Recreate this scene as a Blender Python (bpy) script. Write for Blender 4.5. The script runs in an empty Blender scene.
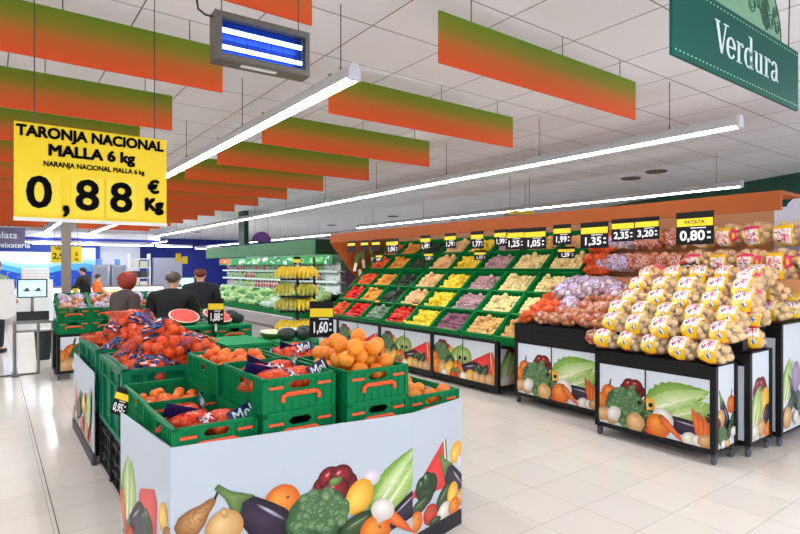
import bpy, bmesh, math, random
from mathutils import Vector, Matrix, Euler, noise
R = random.Random(7)
C = bpy.context.scene.collection
SC = bpy.context.scene
PI = math.pi

# ------------------------------------------------------------------ camera, world, exposure
cam_d = bpy.data.cameras.new('camera')
cam_d.sensor_width = 36.0
cam_d.lens = 551.0 * 36.0 / 800.0
cam_d.shift_y = 0.6 / 800
cam_d.clip_start = 0.05
cam = bpy.data.objects.new('camera', cam_d)
cam.location = (0, 0, 1.57)
cam.rotation_euler = (PI / 2, 0, -math.radians(36.6))
C.objects.link(cam)
SC.camera = cam
w = bpy.data.worlds.new('world')
SC.world = w
w.use_nodes = True
w.node_tree.nodes['Background'].inputs[0].default_value = (0.92, 0.95, 1.0, 1)
w.node_tree.nodes['Background'].inputs[1].default_value = 0.7
SC.view_settings.view_transform = 'Standard'
SC.view_settings.look = 'None'
SC.view_settings.gamma = 1.0
SC.view_settings.exposure = 1.35
TUBE = 15.0           # strength of the lit diffusers of the ceiling battens

# ------------------------------------------------------------------ colour and material helpers
def lin(c):
    return tuple(((v / 255.0) / 12.92 if v <= 10 else (((v / 255.0) + 0.055) / 1.055) ** 2.4) for v in c)
_m = {}
def mat(name, c, rough=0.5, metal=0.0, spec=0.5, vary=0.0, nz=0.0, nscale=20.0, bump=0.0, bscale=60.0, emit=0.0, hue=0.0, coat=0.0):
    if name in _m: return _m[name]
    m = bpy.data.materials.new(name); m.use_nodes = True
    nt = m.node_tree; b = nt.nodes['Principled BSDF']
    col = lin(c) + (1,)
    b.inputs['Base Color'].default_value = col
    b.inputs['Roughness'].default_value = rough
    b.inputs['Metallic'].default_value = metal
    b.inputs['Specular IOR Level'].default_value = spec
    if coat: b.inputs['Coat Weight'].default_value = coat
    last = None
    tc = nt.nodes.new('ShaderNodeTexCoord')
    if nz:
        n = nt.nodes.new('ShaderNodeTexNoise'); n.inputs['Scale'].default_value = nscale; n.inputs['Detail'].default_value = 3
        nt.links.new(tc.outputs['Object'], n.inputs['Vector'])
        mx = nt.nodes.new('ShaderNodeMix'); mx.data_type = 'RGBA'
        mx.inputs[6].default_value = tuple(v * (1 - nz) for v in col[:3]) + (1,)
        mx.inputs[7].default_value = tuple(min(1, v * (1 + nz)) for v in col[:3]) + (1,)
        nt.links.new(n.outputs['Fac'], mx.inputs[0]); last = mx.outputs[2]
    if vary or hue:
        oi = nt.nodes.new('ShaderNodeObjectInfo')
        hs = nt.nodes.new('ShaderNodeHueSaturation')
        if last: nt.links.new(last, hs.inputs['Color'])
        else: hs.inputs['Color'].default_value = col
        for k, amt, mid in (('Value', vary, 1.0), ('Hue', hue, 0.5)):
            if amt:
                mr = nt.nodes.new('ShaderNodeMapRange')
                mr.inputs[3].default_value = mid - amt; mr.inputs[4].default_value = mid + amt
                nt.links.new(oi.outputs['Random'], mr.inputs[0]); nt.links.new(mr.outputs[0], hs.inputs[k])
        last = hs.outputs[0]
    if last: nt.links.new(last, b.inputs['Base Color'])
    if bump:
        n2 = nt.nodes.new('ShaderNodeTexNoise'); n2.inputs['Scale'].default_value = bscale
        nt.links.new(tc.outputs['Object'], n2.inputs['Vector'])
        bp = nt.nodes.new('ShaderNodeBump'); bp.inputs['Strength'].default_value = bump; bp.inputs['Distance'].default_value = 0.01
        nt.links.new(n2.outputs['Fac'], bp.inputs['Height']); nt.links.new(bp.outputs[0], b.inputs['Normal'])
    if emit:
        b.inputs['Emission Color'].default_value = col; b.inputs['Emission Strength'].default_value = emit
    _m[name] = m
    return m
def colmat(name, rough=0.45, spec=0.4, emit=0.0, alpha=1.0, coat=0.0):
    """takes its colour from the mesh's colour attribute: printed things and two-tone produce"""
    if name in _m: return _m[name]
    m = bpy.data.materials.new(name); m.use_nodes = True
    nt = m.node_tree; b = nt.nodes['Principled BSDF']
    a = nt.nodes.new('ShaderNodeAttribute'); a.attribute_name = 'Col'
    nt.links.new(a.outputs['Color'], b.inputs['Base Color'])
    b.inputs['Roughness'].default_value = rough; b.inputs['Specular IOR Level'].default_value = spec
    if coat: b.inputs['Coat Weight'].default_value = coat
    if emit:
        nt.links.new(a.outputs['Color'], b.inputs['Emission Color']); b.inputs['Emission Strength'].default_value = emit
    _m[name] = m
    return m
def netmat(name, c, dens=0.4, scale=90.0, rough=0.35):
    """plastic netting: threads of colour with clear holes between"""
    if name in _m: return _m[name]
    m = bpy.data.materials.new(name); m.use_nodes = True
    nt = m.node_tree; b = nt.nodes['Principled BSDF']
    b.inputs['Base Color'].default_value = lin(c) + (1,); b.inputs['Roughness'].default_value = rough
    tc = nt.nodes.new('ShaderNodeTexCoord'); v = nt.nodes.new('ShaderNodeTexVoronoi')
    v.feature = 'DISTANCE_TO_EDGE'; v.inputs['Scale'].default_value = scale
    nt.links.new(tc.outputs['Object'], v.inputs['Vector'])
    lt = nt.nodes.new('ShaderNodeMath'); lt.operation = 'LESS_THAN'; lt.inputs[1].default_value = dens * 0.3
    nt.links.new(v.outputs['Distance'], lt.inputs[0]); nt.links.new(lt.outputs[0], b.inputs['Alpha'])
    _m[name] = m
    return m

# ------------------------------------------------------------------ mesh builder
class MB:
    def __init__(s): s.v = []; s.f = []; s.c = []; s.col = (1, 1, 1)
    def add(s, vs, fs, cs=None):
        o = len(s.v); s.v += [tuple(p) for p in vs]; s.f += [tuple(i + o for i in f) for f in fs]
        s.c += cs if cs else [s.col] * len(vs)
    def box(s, x0, x1, y0, y1, z0, z1):
        s.add([(x, y, z) for x in (x0, x1) for y in (y0, y1) for z in (z0, z1)],
              [(0, 1, 3, 2), (4, 6, 7, 5), (0, 4, 5, 1), (2, 3, 7, 6), (0, 2, 6, 4), (1, 5, 7, 3)])
    def obox(s, size, M):
        a, b, c = (v / 2 for v in size)
        s.add([M @ Vector((x, y, z)) for x in (-a, a) for y in (-b, b) for z in (-c, c)],
              [(0, 1, 3, 2), (4, 6, 7, 5), (0, 4, 5, 1), (2, 3, 7, 6), (0, 2, 6, 4), (1, 5, 7, 3)])
    def tube(s, pts, r, n=8, caps=True):
        pts = [Vector(p) for p in pts]; rr = r if isinstance(r, (list, tuple)) else [r] * len(pts)
        vs = []; up = None
        for i, p in enumerate(pts):
            t = (pts[min(i + 1, len(pts) - 1)] - pts[max(i - 1, 0)]).normalized()
            if up is None: up = Vector((0, 0, 1)) if abs(t.z) < 0.9 else Vector((1, 0, 0))
            a = t.cross(up).normalized(); b = a.cross(t).normalized(); up = b
            vs += [p + (a * math.cos(2 * PI * k / n) + b * math.sin(2 * PI * k / n)) * rr[i] for k in range(n)]
        fs = [(i * n + k, i * n + (k + 1) % n, (i + 1) * n + (k + 1) % n, (i + 1) * n + k) for i in range(len(pts) - 1) for k in range(n)]
        if caps: fs += [tuple(range(n - 1, -1, -1)), tuple(range((len(pts) - 1) * n, len(pts) * n))]
        s.add(vs, fs)
    def lathe(s, prof, n=16, c=(0, 0, 0), M=None):
        vs = []
        for r, z in prof:
            for k in range(n):
                p = Vector((c[0] + r * math.cos(2 * PI * k / n), c[1] + r * math.sin(2 * PI * k / n), c[2] + z))
                vs.append(M @ p if M else p)
        fs = [(i * n + k, i * n + (k + 1) % n, (i + 1) * n + (k + 1) % n, (i + 1) * n + k) for i in range(len(prof) - 1) for k in range(n)]
        fs += [tuple(range(n - 1, -1, -1)), tuple(range((len(prof) - 1) * n, len(prof) * n))]
        s.add(vs, fs)
    def ball(s, c, r, nu=12, nv=8, fn=None, M=None):
        """r: radius or triple; fn(unit dir) -> radius factor"""
        r = r if isinstance(r, (list, tuple)) else (r, r, r)
        vs = []; fs = []
        for j in range(nv + 1):
            th = PI * j / nv
            for i in range(nu):
                d = Vector((math.sin(th) * math.cos(2 * PI * i / nu), math.sin(th) * math.sin(2 * PI * i / nu), math.cos(th)))
                k = fn(d) if fn else 1.0
                p = Vector((d.x * r[0] * k, d.y * r[1] * k, d.z * r[2] * k))
                if M: p = M @ p
                vs.append((p.x + c[0], p.y + c[1], p.z + c[2]))
        for j in range(nv):
            for i in range(nu):
                fs.append((j * nu + i, (j + 1) * nu + i, (j + 1) * nu + (i + 1) % nu, j * nu + (i + 1) % nu))
        s.add(vs, fs)
    def prism(s, pts, axis, a, b):
        """extrude a 2D outline along axis 0/1/2 from a to b"""
        def P(p, t):
            q = list(p); q.insert(axis, t); return tuple(q)
        n = len(pts)
        s.add([P(p, a) for p in pts] + [P(p, b) for p in pts],
              [tuple(range(n - 1, -1, -1)), tuple(range(n, 2 * n))] + [(i, (i + 1) % n, n + (i + 1) % n, n + i) for i in range(n)])
    def mesh(s, name, m, smooth=False, sharp=40):
        me = bpy.data.meshes.new(name)
        me.from_pydata(s.v, [], s.f); me.update()
        bm = bmesh.new(); bm.from_mesh(me); bmesh.ops.recalc_face_normals(bm, faces=bm.faces); bm.to_mesh(me); bm.free()
        if any(c != (1, 1, 1) for c in s.c):
            a = me.color_attributes.new('Col', 'FLOAT_COLOR', 'POINT')
            flat = []
            for c in s.c: flat += [c[0], c[1], c[2], 1.0]
            a.data.foreach_set('color', flat)
        if smooth:
            me.polygons.foreach_set('use_smooth', [True] * len(me.polygons))
            me.set_sharp_from_angle(angle=math.radians(sharp))
        for q in (m if isinstance(m, (list, tuple)) else [m]): me.materials.append(q)
        return me
    def build(s, name, m, parent=None, smooth=False, sharp=40):
        return link(name, s.mesh(name, m, smooth, sharp), parent)
def link(name, me, parent=None):
    o = bpy.data.objects.new(name, me); C.objects.link(o)
    if parent: o.parent = parent
    return o
def tag(o, label, cat, group=None, kind=None):
    o['label'] = label; o['category'] = cat
    if group: o['group'] = group
    if kind: o['kind'] = kind
    return o
def thing(name, label, cat, loc=(0, 0, 0), rot=(0, 0, 0), group=None):
    o = bpy.data.objects.new(name, None); C.objects.link(o); o.empty_display_size = 0.05
    o.location = loc; o.rotation_euler = rot if isinstance(rot, (tuple, Euler)) else (0, 0, rot)
    return tag(o, label, cat, group)
def struct(o): o['kind'] = 'structure'; return o
KIDS = {}
def kids(o):
    return [c for c in o.children]
def dup(src, label=None, loc=None, rot=None, group=None, scale=None):
    """copy a thing with all its parts and sub-parts"""
    def rec(o, par):
        c = o.copy(); C.objects.link(c)
        if par is not None:
            c.parent = par
        for k in KIDS[o.name] if o.name in KIDS else kids(o): rec(k, c)
        return c
    if src.name not in KIDS:
        st = [src]
        while st:
            o = st.pop(); KIDS[o.name] = list(o.children); st += KIDS[o.name]
    r = rec(src, None)
    if label: r['label'] = label
    if group: r['group'] = group
    if loc is not None: r.location = loc
    if rot is not None: r.rotation_euler = rot
    if scale is not None: r.scale = (scale,) * 3
    return r
class Proto:
    """first use moves the thing itself, every later one is a copy"""
    def __init__(s, fn): s.fn = fn; s.o = None
    def put(s, label, loc, rot=(0, 0, 0), group=None, scale=None):
        if s.o is None:
            s.o = s.fn(); o = s.o; o['label'] = label; o.location = loc; o.rotation_euler = rot
            if group: o['group'] = group
            if scale: o.scale = (scale,) * 3
            return o
        return dup(s.o, label, loc, rot, group, scale)
def put_mesh(name, me, label, cat, loc, rot=(0, 0, 0), group=None, scale=None):
    o = bpy.data.objects.new(name, me); C.objects.link(o); o.location = loc; o.rotation_euler = rot
    if scale: o.scale = scale if isinstance(scale, tuple) else (scale,) * 3
    return tag(o, label, cat, group)
def text(body, size, m, parent, name='lettering', loc=(0, 0, 0), rot=(PI / 2, 0, 0), bold=0.0, align='CENTER', sx=1.0, ext=0.0008, spacing=1.0):
    cu = bpy.data.curves.new(name, 'FONT'); cu.body = body; cu.size = size; cu.align_x = align; cu.align_y = 'CENTER'
    cu.extrude = ext; cu.space_character = spacing; cu.resolution_u = 3
    cu.materials.append(m)
    o = bpy.data.objects.new(name, cu); C.objects.link(o)
    o.parent = parent; o.location = loc; o.rotation_euler = rot; o.scale = (sx, 1, 1); o['w'] = bold
    return o
def rim(a, b, t): return tuple(x + (y - x) * t for x, y in zip(a, b))

# ------------------------------------------------------------------ printed pictures (flat, on the panels)
class Print(MB):
    def __init__(s, w, h, g=1.0): super().__init__(); s.w = w; s.h = h; s.g = g; s.z = 0.0006
    def tri(s, ps, cs):
        poly = [(p[0], p[1], c) for p, c in zip(ps, cs)]
        for ax, lim, sg in ((0, 0, 1), (0, s.w, -1), (1, 0, 1), (1, s.h, -1)):
            out = []
            for i in range(len(poly)):
                a, b = poly[i - 1], poly[i]; da = (a[ax] - lim) * sg; db = (b[ax] - lim) * sg
                if (da >= 0) != (db >= 0):
                    t = da / (da - db); out.append((a[0] + (b[0] - a[0]) * t, a[1] + (b[1] - a[1]) * t, rim(a[2], b[2], t)))
                if db >= 0: out.append(b)
            poly = out
            if len(poly) < 3: return
        s.add([(p[0], p[1], s.z) for p in poly], [tuple(range(len(poly)))], [p[2] for p in poly])
    def fan(s, pts, c0, mid, edge):
        s.z += 0.00004; mid = lin(mid); edge = lin(edge)
        for i in range(len(pts)): s.tri((c0, pts[i - 1], pts[i]), (mid, edge, edge))
    def ell(s, x, y, rx, ry, mid, edge, rot=0, n=22, hx=-0.25, hy=0.3, wob=0.0):
        c, sn = math.cos(rot), math.sin(rot)
        def P(u, v): return (x + u * c - v * sn, y + u * sn + v * c)
        pts = [P(rx * math.cos(2 * PI * k / n) * (1 + wob * math.sin(k * 2.3)), ry * math.sin(2 * PI * k / n) * (1 + wob * math.cos(k * 1.7))) for k in range(n)]
        s.fan(pts, P(hx * rx, hy * ry), mid, edge)
    def poly(s, pts, mid, edge):
        n = len(pts); s.fan(pts, (sum(p[0] for p in pts) / n, sum(p[1] for p in pts) / n), mid, edge)
    # pictured produce
    def orange(s, x, y, r):
        r *= s.g
        s.ell(x, y, r, r, (250, 165, 70), (212, 92, 20)); s.ell(x + r * .3, y + r * .25, r * .1, r * .1, (90, 100, 40), (150, 90, 30), n=8)
    def pumpkin(s, x, y, r):
        r *= s.g
        s.ell(x, y, r, r, (246, 150, 66), (196, 84, 26)); s.poly([(x - r * .1, y + r * .8), (x + r * .15, y + r * .8), (x + r * .3, y + r * 1.6), (x + r * .12, y + r * 1.65)], (90, 80, 40), (60, 56, 30))
    def lemon(s, x, y, r, rot=0.6): r *= s.g; s.ell(x, y, r * 1.15, r * .9, (254, 222, 110), (226, 160, 40), rot)
    def tomato(s, x, y, r):
        r *= s.g
        s.ell(x, y, r * 1.1, r, (240, 90, 60), (170, 24, 20))
        for k in range(5): s.ell(x + r * .3 * math.cos(k * 1.26), y + r * .3 + r * .12 * math.sin(k * 1.26), r * .28, r * .06, (90, 140, 60), (50, 90, 40), k * 1.26, 8)
    def broccoli(s, x, y, r):
        r *= s.g
        q = random.Random(5)
        s.ell(x, y - r * .55, r * .35, r * .5, (170, 200, 130), (110, 150, 80))
        s.ell(x, y, r, r * .82, (90, 128, 84), (52, 90, 54), wob=.04)
        pts = []
        for k in range(60):
            a = q.uniform(0, 2 * PI); d = math.sqrt(q.random())
            pts.append((x + math.cos(a) * d * r * .84, y + math.sin(a) * d * r * .7))
        pts.sort(key=lambda p: -p[1])
        for px, py in pts:
            t = (py - y) / r
            s.ell(px, py, r * .2, r * .17, (138 + 26 * t, 168 + 22 * t, 120 + 20 * t), (66, 106, 68), q.uniform(0, 3), 9, wob=.08)
            for _ in range(3): s.ell(px + q.uniform(-.1, .1) * r, py + q.uniform(-.08, .08) * r, r * .045, r * .04, (160, 192, 134), (90, 132, 80), 0, 6)
    def red_pepper(s, x, y, r):
        r *= s.g
        for dx, dy, k in ((-.5, -.1, .6), (.55, -.1, .58), (-.25, .25, .6), (.3, .25, .6), (0, -.35, .7)):
            s.ell(x + dx * r, y + dy * r, r * k, r * k * .95, (178, 40, 50), (70, 8, 22))
            s.ell(x + dx * r - r * .12, y + dy * r + r * .2, r * .16, r * .08, (244, 190, 190), (160, 50, 60), .5, 8)
        s.ell(x, y + r * .1, r * .36, r * .2, (140, 170, 90), (70, 100, 50), .2, 10, wob=.15)
    def green_pepper(s, x, y, r):
        r *= s.g
        for dx, dy, k in ((-.4, 0, .62), (.4, 0, .62), (0, -.3, .7), (0, .3, .5)):
            s.ell(x + dx * r, y + dy * r, r * k, r * k * 1.1, (64, 96, 56), (22, 46, 26))
            s.ell(x + dx * r - r * .1, y + dy * r + r * .25, r * .12, r * .22, (190, 210, 180), (60, 92, 56), .2, 8)
    def aubergine(s, x, y, L, rr, rot):
        L *= s.g; rr *= s.g
        c, sn = math.cos(rot), math.sin(rot)
        def P(u, v): return (x + u * c - v * sn, y + u * sn + v * c)
        wf = lambda t_: rr * (.34 + .66 * math.sin(PI * (.02 + .52 * t_))) * (math.sqrt(max(0, 1 - ((t_ - .68) / .32) ** 2)) if t_ > .68 else 1)
        pts = [P(L * (-.5 + k / 18), wf(k / 18)) for k in range(19)]
        pts += [P(L * (.5 - k / 18), -wf(1 - k / 18)) for k in range(19)]
        s.poly(pts, (66, 52, 76), (24, 18, 34))
        s.ell(*P(L * .05, rr * .45), L * .26, rr * .1, (210, 206, 224), (60, 48, 72), rot + .1, 10)
        s.poly([P(-L * .5, rr * .36), P(-L * .30, rr * .66), P(-L * .38, 0.1 * rr), P(-L * .26, -rr * .62), P(-L * .5, -rr * .36), P(-L * .62, -rr * .2), P(-L * .82, -rr * .12), P(-L * .82, rr * .14), P(-L * .62, rr * .2)], (126, 152, 84), (78, 108, 58))
    def pear(s, x, y, r, rot):
        r *= s.g
        c, sn = math.cos(rot), math.sin(rot)
        def P(u, v): return (x + u * c - v * sn, y + u * sn + v * c)
        pr = [(-1, 0), (-.8, .6), (-.2, .86), (.5, .72), (1.1, .42), (1.7, .26), (1.95, .1)]
        s.poly([P(a * r, b * r) for a, b in pr] + [P(a * r, -b * r) for a, b in pr[::-1]], (214, 168, 110), (138, 84, 44))
        s.poly([P(1.9 * r, .08 * r), P(2.4 * r, .3 * r), P(2.5 * r, .2 * r), P(1.95 * r, -.08 * r)], (60, 40, 26), (44, 30, 20))
        q = random.Random(3)
        for _ in range(26): s.ell(*P(q.uniform(-.7, 1.2) * r, q.uniform(-.4, .4) * r), r * .06, r * .05, (172, 110, 62), (150, 92, 50), 0, 6)
    def cabbage(s, x, y, L, W, rot):
        L *= s.g; W *= s.g
        c, sn = math.cos(rot), math.sin(rot)
        def P(u, v): return (x + u * c - v * sn, y + u * sn + v * c)
        def leaf(off, k, mid, edge, tilt):
            pts = []
            for i in range(21):
                t = i / 20; pts.append(P(L * (-.5 + t), W * (off + tilt * t + k * math.sin(PI * t ** .8) * (1 + .07 * math.sin(i * 2.9)))))
            for i in range(20, -1, -1):
                t = i / 20; pts.append(P(L * (-.5 + t), W * (off + tilt * t - k * math.sin(PI * t ** .8) * (1 + .07 * math.cos(i * 2.3)))))
            s.poly(pts, mid, edge)
        leaf(.1, .5, (182, 208, 120), (112, 158, 62), .06)
        leaf(-.12, .42, (204, 222, 150), (140, 180, 84), -.05)
        leaf(.14, .26, (226, 236, 190), (160, 196, 104), .03)
        for v0, v1 in ((.1, .12), (-.16, -.2)):
            s.poly([P(-L * .5, W * (v0 - .09)), P(-L * .5, W * (v0 + .09)), P(L * .34, W * v1)], (244, 246, 226), (222, 232, 190))
        q = random.Random(2)
        for _ in range(26):
            u = q.uniform(-.3, .42); v = q.uniform(-.38, .38) * math.sin(PI * (u + .5))
            s.ell(*P(L * u, W * v), L * .06, L * .008, (226, 236, 184), (180, 206, 126), rot + q.uniform(-.6, .6), 8)
    def mushroom(s, x, y, r, rot=0):
        r *= s.g
        s.ell(x + r * .3 * math.sin(rot), y - r * .55, r * .32, r * .5, (236, 226, 214), (190, 176, 160), rot, 10)
        s.ell(x, y, r, r * .8, (255, 252, 246), (206, 198, 190), rot)
    def carrot(s, x, y, L, W, rot):
        L *= s.g; W *= s.g
        c, sn = math.cos(rot), math.sin(rot)
        def P(u, v): return (x + u * c - v * sn, y + u * sn + v * c)
        s.poly([P(-L / 2, W * .4), P(-L * .3, W / 2), P(L * .2, W * .3), P(L / 2, 0), P(L * .2, -W * .3), P(-L * .3, -W / 2), P(-L / 2, -W * .4)], (246, 140, 70), (206, 84, 34))
        s.ell(*P(-L / 2, 0), W * .2, W * .3, (120, 150, 60), (80, 110, 40), rot, 8)
    def melon(s, pts):
        """watermelon wedge: triangle of red flesh, last edge is the rind"""
        s.poly(pts, (240, 72, 70), (220, 50, 52))
        a, b = pts[1], pts[2]; d = (b[0] - a[0], b[1] - a[1]); n = math.hypot(*d); nx, ny = d[1] / n, -d[0] / n
        for k, cl in ((.0, (240, 236, 206)), (.09, (66, 116, 56))):
            s.poly([(a[0] + nx * n * k * .5, a[1] + ny * n * k * .5), (b[0] + nx * n * k * .5, b[1] + ny * n * k * .5), (b[0] + nx * n * (k + .09) * .5, b[1] + ny * n * (k + .09) * .5), (a[0] + nx * n * (k + .09) * .5, a[1] + ny * n * (k + .09) * .5)], cl, cl)
    def potato(s, x, y, r, rot=0.3): r *= s.g; s.ell(x, y, r * 1.25, r * .9, (232, 192, 140), (180, 124, 76), rot, wob=.03)
    def onion(s, x, y, r): r *= s.g; s.ell(x, y, r, r * .96, (240, 206, 150), (196, 142, 82)); s.ell(x, y + r * .8, r * .2, r * .3, (226, 190, 130), (180, 130, 80), .3, 8)
    def cucumber(s, x, y, L, W, rot): L *= s.g; W *= s.g; s.ell(x, y, L / 2, W / 2, (76, 100, 64), (30, 50, 32), rot); s.ell(x, y + W * .15, L * .3, W * .07, (150, 170, 140), (80, 104, 70), rot, 8)
PRINT = colmat('printed_picture', 0.35, 0.35)

def print_doors(w, h):
    """picture used on the trolley-stands' doors"""
    p = Print(w, h, 1.3); k = w
    p.cucumber(.98 * k, .44 * h, .16 * k, .06 * k, -.3)
    p.pumpkin(.10 * k, .52 * h, .062 * k)
    p.lemon(.19 * k, .38 * h, .03 * k)
    p.red_pepper(.33 * k, .66 * h, .085 * k)
    p.cabbage(.72 * k, .50 * h, .5 * k, .27 * k, .42)
    p.orange(.015 * k, .38 * h, .056 * k)
    p.lemon(.475 * k, .42 * h, .058 * k, 1.2)
    p.broccoli(.265 * k, .36 * h, .155 * k)
    p.potato(.05 * k, .16 * h, .055 * k); p.potato(.14 * k, .10 * h, .04 * k)
    p.mushroom(.155 * k, .20 * h, .058 * k, .7)
    p.cucumber(.5 * k, .26 * h, .16 * k, .10 * k, .3)
    p.aubergine(.8 * k, .23 * h, .36 * k, .065 * k, -.18)
    p.mushroom(.62 * k, .30 * h, .075 * k, -.6)
    for a in range(4): p.carrot((.90 + .035 * a) * k, (.34 - .045 * a) * h, .2 * k, .06 * k, 1.9 - .12 * a)
    p.onion(.37 * k, .13 * h, .068 * k)
    p.cucumber(.46 * k, .06 * h, .1 * k, .03 * k, .9)
    p.tomato(.50 * k, .05 * h, .03 * k)
    p.orange(.575 * k, .16 * h, .08 * k)
    p.carrot(.70 * k, .15 * h, .22 * k, .05 * k, -.72)
    p.mushroom(.84 * k, .08 * h, .05 * k, .3); p.mushroom(.91 * k, .07 * h, .045 * k, -.3); p.potato(.975 * k, .1 * h, .045 * k)
    return p
def print_bay(w, h):
    """picture used on the shelf's bay doors"""
    p = Print(w, h, 1.25); k = w
    p.red_pepper(.15 * k, .70 * h, .08 * k); p.tomato(.24 * k, .66 * h, .05 * k); p.lemon(.29 * k, .54 * h, .06 * k, 1.1)
    p.melon([(0, .5 * h), (-.05 * k, .05 * h), (.03 * k, .66 * h)])
    p.cabbage(.44 * k, .42 * h, .3 * k, .2 * k, 1.0)
    p.ell(.52 * k, .55 * h, .125 * k, .25 * h, (200, 216, 140), (128, 166, 80), wob=.03)
    p.broccoli(.13 * k, .46 * h, .14 * k); p.pumpkin(.02 * k, .4 * h, .06 * k)
    p.orange(.06 * k, .2 * h, .07 * k); p.onion(.17 * k, .14 * h, .065 * k); p.cucumber(.30 * k, .34 * h, .13 * k, .13 * k, .4)
    p.lemon(.29 * k, .17 * h, .07 * k); p.orange(.42 * k, .2 * h, .07 * k); p.tomato(.36 * k, .06 * h, .05 * k)
    p.melon([(.58 * k, .42 * h), (.96 * k, .10 * h), (.93 * k, .78 * h)])
    p.aubergine(.62 * k, .24 * h, .30 * k, .075 * k, .1); p.carrot(.50 * k, .17 * h, .2 * k, .055 * k, -.9)
    p.green_pepper(.77 * k, .26 * h, .07 * k); p.cucumber(.84 * k, .22 * h, .18 * k, .08 * k, 1.0)
    p.lemon(.62 * k, .1 * h, .055 * k); p.onion(.72 * k, .1 * h, .05 * k); p.carrot(.985 * k, .4 * h, .26 * k, .07 * k, 1.7)
    p.onion(.82 * k, .08 * h, .045 * k); p.potato(.92 * k, .1 * h, .055 * k); p.mushroom(.52 * k, .06 * h, .045 * k); p.mushroom(.2 * k, .04 * h, .04 * k)
    return p
def print_end(w, h, v=0):
    """upright slice of the picture on the stands' end panels"""
    p = Print(w, h, 1.4); k = w
    if v == 0:
        p.aubergine(.42 * k, .40 * h, .62 * k, .17 * k, -1.15); p.pumpkin(.82 * k, .50 * h, .17 * k)
        p.onion(.2 * k, .36 * h, .18 * k); p.cucumber(.93 * k, .3 * h, .34 * k, .2 * k, 1.2)
        p.red_pepper(.02 * k, .3 * h, .14 * k); p.broccoli(.3 * k, .15 * h, .2 * k); p.cucumber(.66 * k, .2 * h, .4 * k, .16 * k, 1.2)
        p.mushroom(.88 * k, .16 * h, .12 * k); p.mushroom(.3 * k, .05 * h, .1 * k); p.onion(.55 * k, .04 * h, .09 * k)
    else:
        p.red_pepper(.5 * k, .56 * h, .26 * k); p.lemon(.76 * k, .42 * h, .2 * k, 1.2); p.cabbage(.3 * k, .34 * h, .75 * k, .4 * k, 1.2)
        p.aubergine(.8 * k, .22 * h, .5 * k, .14 * k, .9); p.onion(.55 * k, .12 * h, .16 * k); p.mushroom(.2 * k, .1 * h, .16 * k); p.orange(.9 * k, .06 * h, .14 * k)
    return p
def lay_print(p, parent, origin, xdir, name='printed_picture'):
    """put a print upright: local x along xdir (horizontal), y up; it faces xdir x up"""
    o = p.build(name, PRINT, parent)
    x = Vector(xdir).normalized(); z = Vector((0, 0, 1)); n = x.cross(z)
    M = Matrix((x, z, n)).transposed().to_4x4(); M.translation = Vector(origin)
    o.matrix_local = M
    return o

# ------------------------------------------------------------------ the setting
def gridmat(name, c, line, pitch, x0, y0, mortar, rough, spec, nz=0.03):
    m = bpy.data.materials.new(name); m.use_nodes = True; nt = m.node_tree; b = nt.nodes['Principled BSDF']
    tc = nt.nodes.new('ShaderNodeTexCoord'); mp = nt.nodes.new('ShaderNodeMapping'); mp.inputs['Location'].default_value = (-x0, -y0, 0)
    br = nt.nodes.new('ShaderNodeTexBrick'); br.offset = 0.0; br.squash = 1.0
    br.inputs['Scale'].default_value = 1.0; br.inputs['Brick Width'].default_value = pitch; br.inputs['Row Height'].default_value = pitch
    br.inputs['Mortar Size'].default_value = mortar; br.inputs['Mortar Smooth'].default_value = 0.1; br.inputs['Bias'].default_value = 0
    c = lin(c)
    br.inputs['Color1'].default_value = tuple(v * (1 - nz) for v in c) + (1,); br.inputs['Color2'].default_value = tuple(v * (1 + nz) for v in c) + (1,)
    br.inputs['Mortar'].default_value = lin(line) + (1,)
    nt.links.new(tc.outputs['Object'], mp.inputs[0]); nt.links.new(mp.outputs[0], br.inputs['Vector'])
    nt.links.new(br.outputs['Color'], b.inputs['Base Color'])
    b.inputs['Roughness'].default_value = rough; b.inputs['Specular IOR Level'].default_value = spec
    bp = nt.nodes.new('ShaderNodeBump'); bp.inputs['Strength'].default_value = 0.25; bp.inputs['Distance'].default_value = 0.002; bp.invert = True
    nt.links.new(br.outputs['Fac'], bp.inputs['Height']); nt.links.new(bp.outputs[0], b.inputs['Normal'])
    return m
H = 3.07
q = MB(); q.box(-9, 15, -5, 30, -0.1, 0); struct(q.build('floor', gridmat('floor_tile', (234, 226, 216), (170, 160, 150), 0.4, 2.70, 2.19, 0.0016, 0.16, 0.5)))
q = MB()
for x in (0.325,): q.box(x - .003, x + .003, -5, 30, 0, 0.0006)
struct(q.build('trim_1', mat('joint_dark', (92, 84, 76), 0.8)))
q = MB(); q.box(-9, 15, -5, 30, H, H + 0.1); struct(q.build('ceiling', gridmat('ceiling_tile', (234, 236, 242), (134, 130, 130), 0.6, 2.50, 2.243, 0.005, 0.9, 0.2, 0.015)))
NAVY = mat('navy_paint', (26, 48, 156), 0.6); WHITE = mat('white_paint', (236, 238, 242), 0.6); GREYP = mat('pale_grey_paint', (206, 204, 212), 0.7)
q = MB(); q.box(-9, 15, 29.9, 30, 0, H); struct(q.build('wall_far', NAVY))
q = MB(); q.box(-9.1, -9, -5, 30, 0, H); struct(q.build('wall_left', WHITE))
GREEN_D = mat('dark_green_paint', (10, 74, 52), 0.5)
def oblique(name, a, b, z0, z1, m, t=0.1):
    d = Vector((b[0] - a[0], b[1] - a[1])).normalized(); n = Vector((d.y, -d.x)) * t
    q = MB(); q.prism([tuple(a), tuple(b), (b[0] + n.x, b[1] + n.y), (a[0] + n.x, a[1] + n.y)], 2, z0, z1); return struct(q.build(name, m))
oblique('wall_right', (9.0, .3), (12.4, 8.45), 0, H, GREEN_D)
oblique('wall_right_rear', (12.4, 8.45), (14.9, 30), 0, H, GREYP)
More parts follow.
